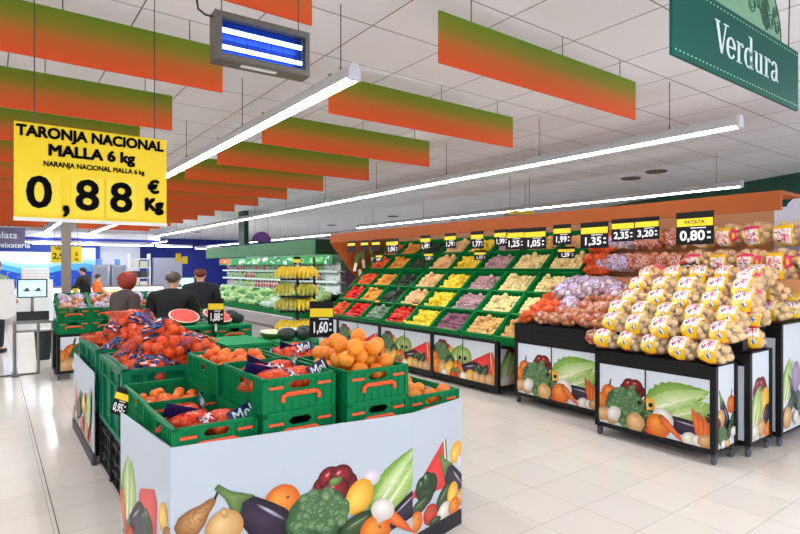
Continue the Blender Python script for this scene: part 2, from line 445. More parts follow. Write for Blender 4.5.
# white end panel of the neighbouring cabinet at the right edge
q = MB(); prof = [(.9, 0), (.9, 2.32), (2.05, 2.32)] + [(2.05 + .17 * math.sin(a), 2.15 + .17 * math.cos(a)) for a in (PI / 6, PI / 3, PI / 2)] + [(2.22, 0)]
q.prism(prof, 0, 6.66, 6.72)
o = q.build('end_panel', mat('lilac_white', (222, 222, 240), 0.4)); tag(o, 'pale lilac end panel with rounded top at the right edge beyond the potato shelf', 'panel')

# ------------------------------------------------------------------ ceiling lamps
WIRE = mat('thin_wire', (70, 62, 58), 0.6, 0.3)
FIX = mat('fixture_grey', (196, 196, 200), 0.4, 0.1)
CAPM = mat('fixture_cap', (214, 220, 232), 0.4)
LIT = mat('lit_diffuser', (246, 249, 255), 0.5, emit=TUBE)
def batten(x, y0, y1, label, rods, z=2.6, group='ceiling battens over the aisles', axis=1):
    t = thing('ceiling_batten', label, 'light', (x, y0, z), 0 if axis else -PI / 2, group)
    L = y1 - y0
    q = MB(); q.prism([(-.037, .010), (.037, .010), (.037, .055), (.02, .085), (-.02, .085), (-.037, .055)], 1, 0, L); q.build('housing', FIX, t)
    q = MB(); q.prism([(-.031, 0), (.031, 0), (.034, .010), (-.034, .010)], 1, 0.012, L - .012); q.build('diffuser', LIT, t)
    for y in (0, L):
        q = MB(); q.prism([(-.038, -.002), (.038, -.002), (.033, .06), (.02, .09), (-.02, .09), (-.033, .06)], 1, y - .012 if y else -.014, y + .014 if y else .012); q.build('end_cap', CAPM, t)
    for y in rods:
        q = MB(); q.tube([(0, y - y0, .085), (0, y - y0, H - z)], .003, 5); q.lathe([(.009, .085), (.004, .115)], 8, (0, y - y0, 0)); q.build('suspension_wire', WIRE, t)
    return t
batten(1.60, 2.58, 12.9, 'long lit batten nearest the camera, passing behind the yellow price board', [2.72, 4.25, 5.8, 7.4, 9, 10.6, 12.2])
batten(4.41, 1.76, 22, 'longest lit batten, running above the gap between fruit island and shelf', [2.28, 3.6, 5.0, 6.5, 8, 9.5, 11, 13, 15, 17, 19, 21])
batten(7.7, 3.05, 12.2, 'lit batten behind the wooden canopy, in front of the green wall', [3.35, 6.6, 9.5, 11.5])
batten(8.6, 12.6, 22, 'far lit batten beside the purple half-round sign', [13.2, 16, 19])
batten(1.28, 13.8, 20, 'left of two far battens seen under the yellow price board', [14.4, 17, 19.4])
batten(2.43, 13.7, 20.4, 'right of two far battens seen under the yellow price board', [14.4, 17, 19.4])
batten(-1.3, 2.0, 14, 'batten over the left aisle', [2.4, 5, 8, 11, 13.6])
for xx, yy0, yy1 in ((1.6, -3.6, 1.2), (4.41, -3.6, 0.9), (-1.3, -3.6, 1.4), (7.7, -3.6, 2.0), (-4.2, -3.6, 14)):
    batten(xx, yy0, yy1, 'batten of the row behind the camera or over a side aisle', [yy0 + .5, yy1 - .5])
batten(2.2, 19.2, 0, 'cross batten over the fish counter', [], 2.42) if 0 else None

batten(5.6, 23, 29, 'added fill batten before the navy back wall, left of the pair', [24, 28]); batten(8.6, 23, 29, 'added fill batten before the navy back wall, right of the pair', [24, 28])  # pair added to brighten the dim far ceiling and back wall
batten(1.3, 22.2, 29, 'added fill batten beyond the fish hall wall', [24, 28])  # also added to lift the far ceiling's brightness
# ------------------------------------------------------------------ green to orange baffles
BAF = colmat('baffle_print', 0.55, 0.25)
GT, GM, OM, OB = (98, 136, 26), (140, 128, 36), (200, 104, 44), (228, 86, 40)
def baffle_mesh():
    q = MB(); L, T = 1.92, 0.012
    rows = [(.28, GT), (.19, GM), (.11, OM), (0, OB)]
    for y in (-T / 2, T / 2):
        vs = []; cs = []
        for z, c in rows:
            for x in (0, L): vs.append((x, y, z)); cs.append(lin(c))
        q.add(vs, [(2 * i, 2 * i + 1, 2 * i + 3, 2 * i + 2) for i in range(3)], cs)
    q.col = lin(GT); q.add([(0, -T / 2, .28), (L, -T / 2, .28), (L, T / 2, .28), (0, T / 2, .28)], [(0, 1, 2, 3)])
    q.col = lin(OB); q.add([(0, -T / 2, 0), (L, -T / 2, 0), (L, T / 2, 0), (0, T / 2, 0)], [(0, 1, 2, 3)])
    for x in (0, L):
        vs = []; cs = []
        for z, c in rows:
            for y in (-T / 2, T / 2): vs.append((x, y, z)); cs.append(lin(c))
        q.add(vs, [(2 * i, 2 * i + 1, 2 * i + 3, 2 * i + 2) for i in range(3)], cs)
    return q.mesh('baffle_panel', BAF)
_bm = baffle_mesh()
_q = MB(); _q.tube([(0, 0, .27), (0, 0, H - 2.67)], .003, 5); _wm = _q.mesh('baffle_wire', WIRE)
ORD = ['first', 'second', 'third', 'fourth', 'fifth', 'sixth', 'seventh', 'eighth', 'ninth', 'tenth', 'eleventh', 'twelfth', 'thirteenth', 'fourteenth', 'fifteenth', 'sixteenth']
def baffles(x, ys, where, grp):
    for i, y in enumerate(ys):
        t = thing('ceiling_baffle', 'green-to-orange hanging baffle, %s from the front in %s' % (ORD[i], where), 'baffle', (x, y, 2.67), 0, grp)
        link('panel', _bm, t)
        for k in (.24, 1.06, 1.72):
            o = link('suspension_wire', _wm, t); o.location = (k, 0, 0)
baffles(1.93, [2.25 + 1.2 * k for k in range(14)], 'the right row', 'baffles right of the batten')
baffles(-.75, [1.05 + 1.2 * k for k in range(15)], 'the row above the price board', 'baffles left of the batten')
baffles(-3.4, [3.45 + 1.2 * k for k in range(13)], 'the leftmost row', 'baffles of the leftmost row')

# ------------------------------------------------------------------ hanging signs
BLK = mat('black_ink', (4, 3, 4), 0.7, spec=.08); YEL = mat('sign_yellow', (244, 212, 0), 0.4); YEL2 = mat('sign_yellow_card', (246, 218, 34), 0.3)
t = thing('price_board', 'large yellow hanging price board for oranges, 0,88 euro a kilo', 'sign', (.412, 3.05, 1.797), 0)
q = MB(); q.box(-.328, .328, 0, .008, 0, .44); q.build('board', YEL, t)
q = MB(); q.box(-.33, .33, -.006, .012, -.012, .004); q.build('bottom_rail', mat('rail_white', (230, 230, 226), 0.4), t)
for x0, wd in ((-.312, .165), (-.105, .14), (.045, .135)):
    q = MB(); q.box(x0, x0 + wd, -.005, 0, .02, .21); q.build('digit_card', YEL2, t)
text('TARONJA NACIONAL', .069, BLK, t, 'lettering', (-.004, -.002, .400), bold=.0032, sx=.93)
text('MALLA 6 kg', .072, BLK, t, 'lettering', (-.012, -.002, .322), bold=.0036, sx=1.02)
text('NARANJA NACIONAL MALLA 6 kg', .033, BLK, t, 'lettering', (.002, -.002, .258), bold=.0012, sx=.87)
for ch, x in (('0', -.232), (',', -.125), ('8', -.036), ('8', .112)):
    text(ch, .205 if ch != ',' else .2, BLK, t, 'digit', (x, -.0065, .115 if ch != ',' else .10), bold=.005, sx=1.02 if ch != ',' else .8)
text('€', .088, BLK, t, 'lettering', (.265, -.002, .185), bold=.005, sx=.95)
text('Kg', .085, BLK, t, 'lettering', (.265, -.002, .095), bold=.006, sx=.95)
for x in (-.25, .27):
    q = MB(); q.tube([(x, .004, .43), (x, .004, H - 1.79)], .0025, 5); q.build('suspension_wire', WIRE, t)

# green section sign with serif lettering
t = thing('section_sign', 'big green hanging sign reading Verdura at the top right', 'sign', (2.11, 1.08, 2.395), 0)
SG = mat('sign_green', (0, 84, 74), 0.6, spec=.2, nz=.05, nscale=3)
q = MB(); q.box(0, 1.305, 0, .012, 0, .31); q.build('board', SG, t)
DOT = mat('stitch_white', (176, 224, 206), 0.6)
for z in (.022, .285):                       # one stitched line: white dashes on a green thread
    xs = [v for k in range(40) for v in (.02 + k * .0322, .031 + k * .0322)]
    q = MB(); q.add([(x, -.0012, zz) for x in xs for zz in (z, z + .0055)], [(2 * i, 2 * i + 2, 2 * i + 3, 2 * i + 1) for i in range(len(xs) - 1)])
    o = q.build('dotted_border', [DOT, SG], t)
    for i, f in enumerate(o.data.polygons): f.material_index = i % 2
q = MB(); N = 24
q.prism([(.65 + .44 * math.cos(PI * k / N), .31 + .34 * math.sin(PI * k / N)) for k in range(N + 1)], 1, .002, .010)
arch = q.build('arch', mat('arch_green', (116, 166, 134), 0.5), t)
q = MB(); rr = random.Random(4)
def swirl(cx, cz, r, turns, r2=.0035, sx=1.0):
    q.tube([(cx + sx * r * (1 - k / 30) * math.cos(turns * 2 * PI * k / 24), .0015, cz + r * (1 - k / 30) * math.sin(turns * 2 * PI * k / 24)) for k in range(24)], r2, 5)
for cx, cz, r in ((.95, .37, .05), (.86, .42, .07), (.74, .40, .06), (1.03, .36, .04), (.6, .42, .07), (.5, .38, .05), (.68, .50, .06), (1.0, .43, .035), (.9, .34, .03), (.38, .35, .04)):
    swirl(cx, cz, r, 1.3); swirl(cx, cz, r * .6, 1.0, .0025)
for k in range(12):
    a = .7 + k * .026; q.tube([(.86 + .004 * k, .0015, .34), (.83 + .008 * k, .0015, .40 + .02 * math.sin(k)), (.87 + .003 * k, .0015, .47)], .0022, 5)
q.tube([(.65 + .425 * math.cos(PI * k / N), .0015, .31 + .325 * math.sin(PI * k / N)) for k in range(N + 1)], .003, 5)
q.build('engraving', mat('engraving_green', (44, 92, 74), 0.6), arch)
SW = mat('sign_white', (226, 240, 244), 0.5)
def glyph(q, strokes, x, z, s):
    for pts in strokes:
        for (ax, az, aw), (bx, bz, bw) in zip(pts, pts[1:]):
            d = Vector((bx - ax, bz - az))
            if d.length < 1e-6: continue
            n = Vector((-d.y, d.x)).normalized(); e = d.normalized() * .004
            P = [(ax - e.x + n.x * aw / 2, az - e.y + n.y * aw / 2), (bx + e.x + n.x * bw / 2, bz + e.y + n.y * bw / 2), (bx + e.x - n.x * bw / 2, bz + e.y - n.y * bw / 2), (ax - e.x - n.x * aw / 2, az - e.y - n.y * aw / 2)]
            q.prism([(x + px * s, z + pz * s * .82) for px, pz in P], 1, -.0022, 0)
def arc(cx, cz, rx, rz, a0, a1, wf, n=14):
    return [(cx + rx * math.cos(math.radians(a0 + (a1 - a0) * k / n)), cz + rz * math.sin(math.radians(a0 + (a1 - a0) * k / n)), wf(math.radians(a0 + (a1 - a0) * k / n))) for k in range(n + 1)]
TH, TN = .125, .045
vw = lambda a: TN + (TH - TN) * abs(math.cos(a)) ** 1.3
sf = lambda x0, x1, z: [(x0, z, TN * .8), (x1, z, TN * .8)]
GL = {
 'V': (.72, [[(.12, .98, TH + .01), (.37, .03, TH * .8)], [(.62, .98, TN), (.38, .03, TN * 1.2)], sf(-.0, .27, .98), sf(.5, .76, .98)]),
 'e': (.50, [arc(.25, .34, .21, .32, 0, 322, vw, 22), [(.06, .36, TN), (.46, .36, TN)]]),
 'r': (.42, [[(.13, .0, TH), (.13, .66, TH)], sf(.0, .3, .02), sf(.0, .14, .66), arc(.31, .44, .17, .2, 160, 60, lambda a: TN + .03 * math.sin(a)), [(.37, .6, .11), (.39, .56, .09)]]),
 'd': (.55, [arc(.24, .32, .19, .31, 20, 345, vw, 20), [(.42, .0, TH), (.42, 1.03, TH)], sf(.28, .43, 1.03), sf(.42, .56, .02)]),
 'u': (.60, [[(.13, .66, TH), (.13, .2, TH)], sf(.0, .14, .66), arc(.27, .2, .14, .18, 180, 300, vw, 8), [(.45, .66, TH), (.45, .0, TH)], sf(.32, .46, .66), sf(.45, .58, .02)]),
 'a': (.52, [arc(.22, .46, .16, .2, 160, 0, vw, 10), [(.38, .46, TH), (.38, .08, TH)], [(.37, .08, TN), (.5, .02, TN)], arc(.2, .17, .15, .16, 80, 350, vw, 14), [(.22, .33, TN), (.38, .38, TN)]]),
}
q = MB(); xx = .355; S = .168
for ch in 'Verdura':
    wd, st = GL[ch]; glyph(q, st, xx, .095, S); xx += (wd - (.14 if ch == 'V' else .02 if ch == 'r' else 0)) * S + .014
q.build('lettering', SW, t)
for x in (.14, 1.19):
    q = MB(); q.tube([(x, .006, .30), (x + .02, .006, H - 2.395)], .003, 5); q.build('suspension_wire', WIRE, t)

# insect lamp
STEEL = mat('brushed_steel', (150, 147, 142), 0.35, 0.7)
t = thing('insect_lamp', 'grey metal insect-killer lamp with two blue tubes hung from the ceiling', 'lamp', (.655, 2.0, 2.335), (0, 0, -.05))
q = MB(); W, HH, D = .365, .17, .075
for y in (0,):
    q.box(0, W, 0, .004, 0, .02); q.box(0, W, 0, .004, HH - .02, HH); q.box(0, .022, 0, .004, .02, HH - .02); q.box(W - .014, W, 0, .004, .02, HH - .02)
q.box(0, W, .004, D, -.004, 0); q.box(0, W, .004, D, HH, HH + .004); q.box(-.003, 0, 0, D, -.004, HH + .004); q.box(W, W + .003, 0, D, -.004, HH + .004)
q.build('housing', mat('lamp_grey', (104, 100, 95), .4, .5), t)
q = MB(); q.box(.004, W - .004, D - .008, D - .004, .003, HH - .003); q.build('reflector', mat('blue_reflector', (16, 70, 190), 0.25, 0.4), t)
for z in (.055, .118):
    q = MB(); q.tube([(.025, .035, z), (W - .017, .035, z)], .009, 10); q.build('tube', mat('uv_tube', (186, 218, 255), 0.4, emit=1.6), t)
q = MB()
for k in range(8): q.tube([(.022 + .047 * k, .003, .02), (.022 + .047 * k, .003, HH - .02)], .0012, 4)
for k in range(11): q.tube([(.02, .014, .026 + k * .0118), (W - .012, .014, .026 + k * .0118)], .0012, 4)
q.build('guard_grille', mat('grille_blue', (14, 36, 84), 0.4, .4), t)
q = MB(); q.box(.1, .24, .02, .045, -.0055, -.004); q.build('label', mat('label_white', (236, 236, 232), 0.4), t)
for x in (.03, W - .03):
    q = MB(); q.tube([(x, D * .5, HH), (x, D * .5, H - 2.335)], .002, 5); q.build('suspension_wire', WIRE, t)
q = MB(); q.tube([(-.002, .03, .155), (-.03, .03, .155), (-.055, .03, .17), (-.06, .03, .20), (-.03, .03, .23), (.0, .03, .3), (.01, .03, H - 2.335)], .004, 6); q.build('power_cord', mat('cord_black', (16, 16, 18), 0.5), t)

# ceiling roses, half-round sign, small hanging board
VM = mat('vent_dark', (96, 84, 78), 0.7)
for x, y, lb in ((9.63, 17.0, 'far'), (9.4, 13.0, 'middle'), (8.6, 5.1, 'left near'), (8.3, 4.5, 'right near'), (6.98, 23.7, 'farthest')):
    q = MB(); q.lathe([(.16, 0), (.15, -.02), (.08, -.025), (.02, -.03)], 20, (x, y, H)); tag(q.build('ceiling_vent', VM), 'round grey ceiling vent, the %s one above the right side' % lb, 'vent', 'round ceiling vents')
t = thing('half_round_sign', 'purple half-round sign hanging beyond the green chilled case', 'sign', (6.3, 15.2, 2.31), 0)
q = MB(); q.prism([(.30 * math.cos(PI * k / 16), .30 * math.sin(PI * k / 16)) for k in range(17)], 1, 0, .012); q.build('board', mat('purple_print', (140, 84, 172), 0.5, nz=.25, nscale=14), t)
for x in (-.2, .2):
    q = MB(); q.tube([(x, .006, .2), (x, .006, H - 2.31)], .003, 5); q.build('suspension_wire', WIRE, t)
t = thing('hanging_board', 'small brown hanging board with a yellow top behind the wooden canopy', 'sign', (6.72, 6.2, 2.3), -.62)
q = MB(); q.box(0, .52, 0, .05, 0, .14); q.build('board', mat('board_taupe', (150, 126, 116), 0.6), t)
q = MB(); q.prism([(.06, .14), (.48, .14), (.5, .18), (.4, .2), (.3, .19), (.2, .205), (.1, .185)], 1, .01, .04); q.build('yellow_top', mat('board_yellow', (226, 190, 30), 0.6, nz=.35, nscale=22), t)
for x in (.1, .42):
    q = MB(); q.tube([(x, .025, .19), (x, .025, H - 2.3)], .003, 5); q.build('suspension_wire', WIRE, t)
for x, y, lb in ((5.93, 23, 'left'), (6.13, 22.8, 'right')):
    q = MB(); q.box(x, x + .2, y, y + .02, 1.80 if lb == 'left' else 1.72, 2.14 if lb == 'left' else 2.02); o = q.build('hanging_card', YEL); tag(o, 'plain yellow card hanging by the navy back wall, %s of the pair' % lb, 'sign', 'yellow cards by the navy wall')
    q = MB(); q.tube([(x + .1, y + .01, 1.9), (x + .1, y + .01, H)], .004, 5); q.build('suspension_wire', WIRE, o)

# ------------------------------------------------------------------ produce
def fruit_mesh(name, r, m, nu=16, nv=10, sq=(1, 1, 1), fn=None):
    q = MB(); q.ball((0, 0, 0), (r * sq[0], r * sq[1], r * sq[2]), nu, nv, fn); return q.mesh(name, m, True, 80)
def dimple(d): return 1 - .10 * max(0, d.z) ** 24 - .05 * max(0, -d.z) ** 24
def lobed(n, a):
    return lambda d: (1 + a * math.cos(n * math.atan2(d.y, d.x)) * (1 - d.z ** 2)) * (1 - .14 * max(0, d.z) ** 8)
def nubby(d): return 1 + .22 * max(0, abs(d.x) - .8) / .2
def spud(seed):
    return lambda d: 1 + .16 * noise.noise(Vector((d.x * 1.1 + seed, d.y * 1.1, d.z * 1.1 - seed)))
M_OR = mat('orange_peel', (244, 144, 40), 0.42, vary=.06, hue=.008, bump=.06, bscale=400)
M_TA = mat('tangerine_peel', (240, 112, 36), 0.4, vary=.08, hue=.01, bump=.06, bscale=400)
M_NO = mat('netted_orange', (248, 98, 36), 0.42, vary=.1, hue=.012, bump=.1, bscale=300)
F = {
 'orange': fruit_mesh('orange', .046, M_OR, 20, 14, (1, 1, .97), dimple),
 'tangerine': fruit_mesh('tangerine', .033, M_TA, 16, 10, (1, 1, .86), dimple),
 'tomato': fruit_mesh('tomato', .036, mat('tomato_skin', (232, 60, 34), .25, vary=.1, hue=.012), 14, 9, (1, 1, .82), lobed(5, .04)),
 'vine_tomato': fruit_mesh('vine_tomato', .034, mat('vine_tomato_skin', (240, 92, 44), .28, vary=.1, hue=.012), 14, 9, (1, 1, .86), lobed(4, .03)),
 'red_pepper': fruit_mesh('red_pepper', .042, mat('red_pepper_skin', (226, 30, 30), .2, vary=.12), 14, 9, (1, 1, 1.25), lobed(4, .14)),
 'loquat': fruit_mesh('loquat', .032, mat('loquat_skin', (236, 164, 60), .4, vary=.12, hue=.015), 12, 8, (1, 1, 1.15)),
 'avocado': fruit_mesh('avocado', .036, mat('avocado_skin', (40, 58, 44), .4, vary=.2, nz=.3, nscale=40), 12, 8, (1, 1, 1.5), lambda d: 1 - .22 * max(0, d.z)),
 'peach': fruit_mesh('peach', .036, mat('peach_skin', (255, 202, 146), .6, vary=.07, hue=.02, nz=.18, nscale=22), 12, 8),
 'lemon': fruit_mesh('lemon', .032, mat('lemon_skin', (252, 224, 62), .38, vary=.06, hue=.01, bump=.08, bscale=300), 14, 9, (1.3, 1, 1), nubby),
 'plum': fruit_mesh('plum', .028, mat('plum_skin', (196, 160, 166), .45, vary=.18, hue=.02, nz=.3, nscale=25), 12, 8, (1, 1, 1.1)),
 'dark_plum': fruit_mesh('dark_plum', .03, mat('dark_plum_skin', (150, 96, 118), .35, vary=.25, hue=.03), 12, 8, (1, 1, 1.1)),
 'golden_apple': fruit_mesh('golden_apple', .035, mat('golden_apple_skin', (255, 234, 172), .42, vary=.07, hue=.012, nz=.08, nscale=25), 12, 8, (1, 1, .93), dimple),
 'tan_apple': fruit_mesh('tan_apple', .034, mat('tan_apple_skin', (244, 196, 122), .42, vary=.1, hue=.012, nz=.1, nscale=25), 12, 8, (1, 1, .93), dimple),
 'artichoke': fruit_mesh('artichoke', .036, mat('artichoke_skin', (132, 156, 130), .5, vary=.18, nz=.4, nscale=45), 12, 8, (1, 1, 1.2), lobed(6, .08)),
}
CATS = {'red_pepper': 'pepper', 'vine_tomato': 'tomato', 'dark_plum': 'plum', 'golden_apple': 'apple', 'tan_apple': 'apple'}
def heap(M, w, d, zb, kind, r, label, group, layers=1, seed=1, dome=.02, fill=1.0, count=None):
    """loose produce lying in a crate; M places the crate"""
    q = random.Random(seed); P = []
    if count:                                    # dropped one by one, each finding the lowest of a few hollows
        for _ in range(count):
            best = None
            for _ in range(26):
                x = q.uniform(-1, 1) * (w / 2 - r); y = q.uniform(-1, 1) * (d / 2 - r); z = zb + r
                for (a, b, c) in P:
                    g = 4 * r * r * .93 - (a - x) ** 2 - (b - y) ** 2
                    if g > 0: z = max(z, c + math.sqrt(g))
                e = z + dome * ((2 * x / w) ** 2 + (2 * y / d) ** 2)
                if best is None or e < best[0]: best = (e, x, y, z)
            P.append(best[1:])
    else:
        sx = 2 * r * 1.02; sy = sx * .87; ny = int((d - 2 * r) / sy) + 1
        for j in range(ny):
            off = j % 2 * .5; nx = int((w - 2 * r) / sx - off) + 1
            for i in range(max(0, nx)):
                x = (i - (nx - 1) / 2) * sx + q.uniform(-.16, .16) * r; y = (j - (ny - 1) / 2) * sy + q.uniform(-.16, .16) * r
                P.append((x, y, zb + r + dome * (1 - (2 * x / w) ** 2) * (1 - (2 * y / d) ** 2) + q.uniform(-.2, .25) * r))
        for _ in range(max(2, len(P) // 9)):       # a few lying on top
            x, y, z = q.choice(P); x *= .7; y *= .7
            P.append((x + r * .8, y + r * .5, zb + r * 2.45 + dome))
    for (x, y, z) in P:
        o = bpy.data.objects.new(kind, F[kind]); C.objects.link(o)
        o.matrix_world = M @ Matrix.Translation((x, y, z)) @ Euler((q.uniform(0, 6), q.uniform(0, 6), q.uniform(0, 6))).to_matrix().to_4x4()
        tag(o, label, CATS.get(kind, kind.split('_')[-1]), group)

# crumpled, printed film for the net bags
def film(nu, nv, P, colfn, seed=0, crumple=.006):
    """open printed sheet; P(u,v) -> point, 0<=u,v<=1"""
    q = MB(); vs = []; cs = []
    for j in range(nv + 1):
        for i in range(nu + 1):
            u, v = i / nu, j / nv; p = Vector(P(u, v))
            n = noise.noise(p * 38 + Vector((seed, seed * 2, 0))) * crumple
            c = p.copy(); c.normalize(); vs.append(p + c * n); cs.append(lin(colfn(u, v)))
    q.add(vs, [(j * (nu + 1) + i, j * (nu + 1) + i + 1, (j + 1) * (nu + 1) + i + 1, (j + 1) * (nu + 1) + i) for j in range(nv) for i in range(nu)], cs)
    return q
FILM = colmat('printed_film', 0.42, 0.35)
def pack(n, dims, r, seed, grav=.0):
    q = random.Random(seed); a = [Vector((q.uniform(-1, 1) * dims[0], q.uniform(-1, 1) * dims[1], q.uniform(-1, 1) * dims[2])) * .6 for _ in range(n)]
    lim = [max(.001, d - r) for d in dims]
    for it in range(90):
        for i in range(n):
            for j in range(i):
                d = a[i] - a[j]; L = d.length
                if L < 2 * r * .96:
                    d = d / L if L > 1e-6 else Vector((1, 0, 0)); m = (2 * r * .96 - L) / 2 * .7; a[i] += d * m; a[j] -= d * m
        for p in a:
            e = math.sqrt(sum((abs(p[k]) / lim[k]) ** 2 for k in range(3)))
            if e > 1: p *= (1 - .5 * (1 - 1 / e))
            p.z -= grav
            p.z = max(p.z, -lim[2])
    return a
def bag(name, label, cat, unit, meshes, n, dims, r, netm, seed, bands, neck=True, crumple=.0):
    """net bag: produce pieces, netting drawn round them, printed film bands"""
    t = thing(name, label, cat)
    a = pack(n, dims, r, seed); q = random.Random(seed)
    zmin = min(p.z for p in a) - r
    for p in a:
        o = link(unit, meshes[q.randrange(len(meshes))], t); o.location = p - Vector((0, 0, zmin)); o.rotation_euler = (q.uniform(0, 6), q.uniform(0, 6), q.uniform(0, 6))
    bm = bmesh.new()
    ico = [Vector((x, y, z)).normalized() for x in (-1, 0, 1) for y in (-1, 0, 1) for z in (-1, 0, 1) if (x, y, z) != (0, 0, 0)]
    for p in a:
        for d in ico: bm.verts.new(p + d * r * 1.06 - Vector((0, 0, zmin)))
    if neck:
        for k in (-1, 1): bm.verts.new((dims[0] * 1.28, .012 * k, -zmin + .004)); bm.verts.new((dims[0] * 1.28, 0, -zmin + .012 * k))
    geo = bmesh.ops.convex_hull(bm, input=bm.verts)
    bmesh.ops.delete(bm, geom=[v for v in geo['geom_interior'] if isinstance(v, bmesh.types.BMVert)], context='VERTS')
    me = bpy.data.meshes.new('net'); bm.to_mesh(me)
    from mathutils.bvhtree import BVHTree
    bvh = BVHTree.FromBMesh(bm); bm.free(); me.materials.append(netm)
    me.polygons.foreach_set('use_smooth', [True] * len(me.polygons))
    link('net', me, t)
    ctr = Vector((0, 0, -zmin))
    for nm, x0, x1, a0, a1, colfn in bands:
        def P(u, v):
            x = (x0 + (x1 - x0) * u) * dims[0]; an = math.radians(a0 + (a1 - a0) * v)
            d = Vector((0, math.cos(an), math.sin(an))); o = Vector((x, 0, -zmin)) + d * .6
            h = bvh.ray_cast(o, -d)
            if h[0] is None: return Vector((x, 0, -zmin)) + d * min(dims[1], dims[2]) * .6
            return h[0] + d * (.0035 + abs(noise.noise(h[0] * 28 + Vector((seed, 0, 0)))) * crumple * 2)
        film(20, 22, P, colfn, seed, .0).build(nm, FILM, t, True, 80)
    return t
def blot(seq, seed=0):
    """print: patches of ink on film. seq = [(u,v,ru,rv,colour)], base first"""
    def fn(u, v):
        c = seq[0]
        for (x, y, a, b, k) in seq[1:]:
            if ((u - x) / a) ** 2 + ((v - y) / b) ** 2 < 1: c = k
        return c
    return fn
def streaks(base, inks, sc, seed):
    def fn(u, v):
        n = noise.noise(Vector((u * sc + seed, v * sc * 1.6, seed * 3.1)))
        for lim, c in inks:
            if n > lim: return c
        return base
    return fn
N_OR = netmat('orange_net', (240, 84, 30), .22, 60); N_PO = netmat('clear_net', (246, 232, 208), .12, 80)
N_RED = netmat('red_net', (240, 54, 28), .32, 70); N_ON = netmat('tan_net', (214, 120, 70), .24, 80); N_GA = netmat('lilac_net', (250, 244, 250), .2, 70)
MF_NO = [fruit_mesh('netted_orange', .037, M_NO, 14, 9)]
M_SP = mat('potato_skin', (244, 204, 142), .6, vary=.08, nz=.1, nscale=22)
MF_PO = [fruit_mesh('potato', .032, M_SP, 12, 8, (1.15, .95, .9), spud(k)) for k in (1, 4, 8)]
MF_ON = [fruit_mesh('onion', .03, mat('onion_skin', (226, 150, 84), .35, vary=.16, hue=.02), 12, 8, (1, 1, .95), lambda d: 1 + .2 * max(0, d.z) ** 14)]
MF_SH = [fruit_mesh('shallot', .026, mat('shallot_skin', (206, 120, 96), .4, vary=.3, hue=.03), 10, 7), fruit_mesh('pale_shallot', .026, mat('pale_shallot_skin', (240, 214, 180), .4, vary=.1), 10, 7)]
MF_GA = [fruit_mesh('garlic', .027, mat('garlic_skin', (238, 220, 228), .5, vary=.1), 12, 8, (1, 1, .85), lobed(7, .07)), fruit_mesh('purple_garlic', .027, mat('purple_garlic_skin', (156, 84, 128), .45, vary=.15), 12, 8, (1, 1, .85), lobed(7, .07))]
MF_OO = [fruit_mesh('orange_onion', .034, mat('orange_onion_skin', (238, 120, 64), .4, vary=.1, hue=.01), 14, 9, (1, 1, .9))]
K1, K2, KB, KW, KY, KP = (18, 16, 22), (40, 38, 60), (56, 108, 204), (236, 234, 240), (252, 204, 20), (232, 60, 110)
def orange_bag(seed):
    q = random.Random(seed); bl = []
    for j in range(4):
        a0 = -30 + 55 * j + q.uniform(-15, 15); x0 = q.uniform(-.95, .0)
        bl.append(('printed_label' if j == 1 else 'loose_film', x0, x0 + q.uniform(.5, .85), a0, a0 + q.uniform(40, 62), streaks((22, 18, 24), [(.50, KW), (.30, (236, 90, 40)), (-.04, (22, 18, 24)), (-.24 if j % 2 else -.12, KB), (-.46, (22, 18, 24))], 2.6 + .4 * j, seed * 3 + j)))
    return bag('orange_net_bag', '', 'net bag', 'orange', MF_NO, 17, (.23, .135, .105), .043, N_OR, seed, bl, True, .012)
def tangerine_bag(seed):
    t = bag('tangerine_net_bag', '', 'net bag', 'tangerine', [F['tangerine']], 14, (.14, .09, .065), .034, N_RED, seed,
               [('loose_film', -1.0, -.6, 10, 150, streaks(K1, [(.1, KW), (-.1, (220, 40, 50))], 6, seed + 2))], True, .006)
    NV = mat('label_navy', (22, 26, 84), .3, coat=.3)
    q = MB(); q.box(-.08, .08, -.0015, .0015, -.04, .04); o = q.build('brand_label', NV, t); o.location = (.06, -.06, .125); o.rotation_euler = (-.5, -.35, .15)
    text('Mel', .08, SW, o, 'lettering', (0, -.0025, 0), bold=.0012, ext=.0004)
    return t
def potato_bag(seed):
    pk, yl, wh, bl_ = (238, 60, 110), (252, 204, 24), (252, 250, 246), (70, 110, 190)
    nn = lambda u, v, k: noise.noise(Vector((u * k + seed, v * k * 1.2, seed)))
    def lab(u, v):
        if .10 < v < .60:
            n = nn(u, v, 9)
            if abs(u - .5) > .40: return yl
            return pk if n > .14 and .18 < v < .52 and abs(u - .5) < .34 else ((90, 90, 120) if n < -.34 else wh)
        if v < .10: return yl if seed % 2 else pk
        if .66 < v < .80 and .52 < u < .8: return bl_ if nn(u, v, 14) > 0 else wh
        if v > .92: return (226, 60, 60) if seed % 3 else yl
        return yl if nn(u, v, 3) > -.45 else (255, 232, 130)
    return bag('potato_net_bag', '', 'net bag', 'potato', MF_PO, 19, (.155, .125, .105), .036, N_PO, seed,
               [('printed_label', -.62, .34, 66, 228, lab)] + ([('top_band', .40, .66, 75, 150, blot([pk, (.5, .5, .3, .2, (252, 190, 70))]))] if seed % 3 == 0 else []), False, .004)
def shallot_bag(seed):
    return bag('onion_net_bag', '', 'net bag', 'onion', MF_SH, 20, (.12, .09, .075), .027, N_ON, seed,
               [('printed_label', -.3, .3, 60, 150, streaks((240, 216, 190), [(.25, (216, 60, 40)), (.05, (250, 244, 236)), (-.3, (150, 60, 50))], 6, seed))])
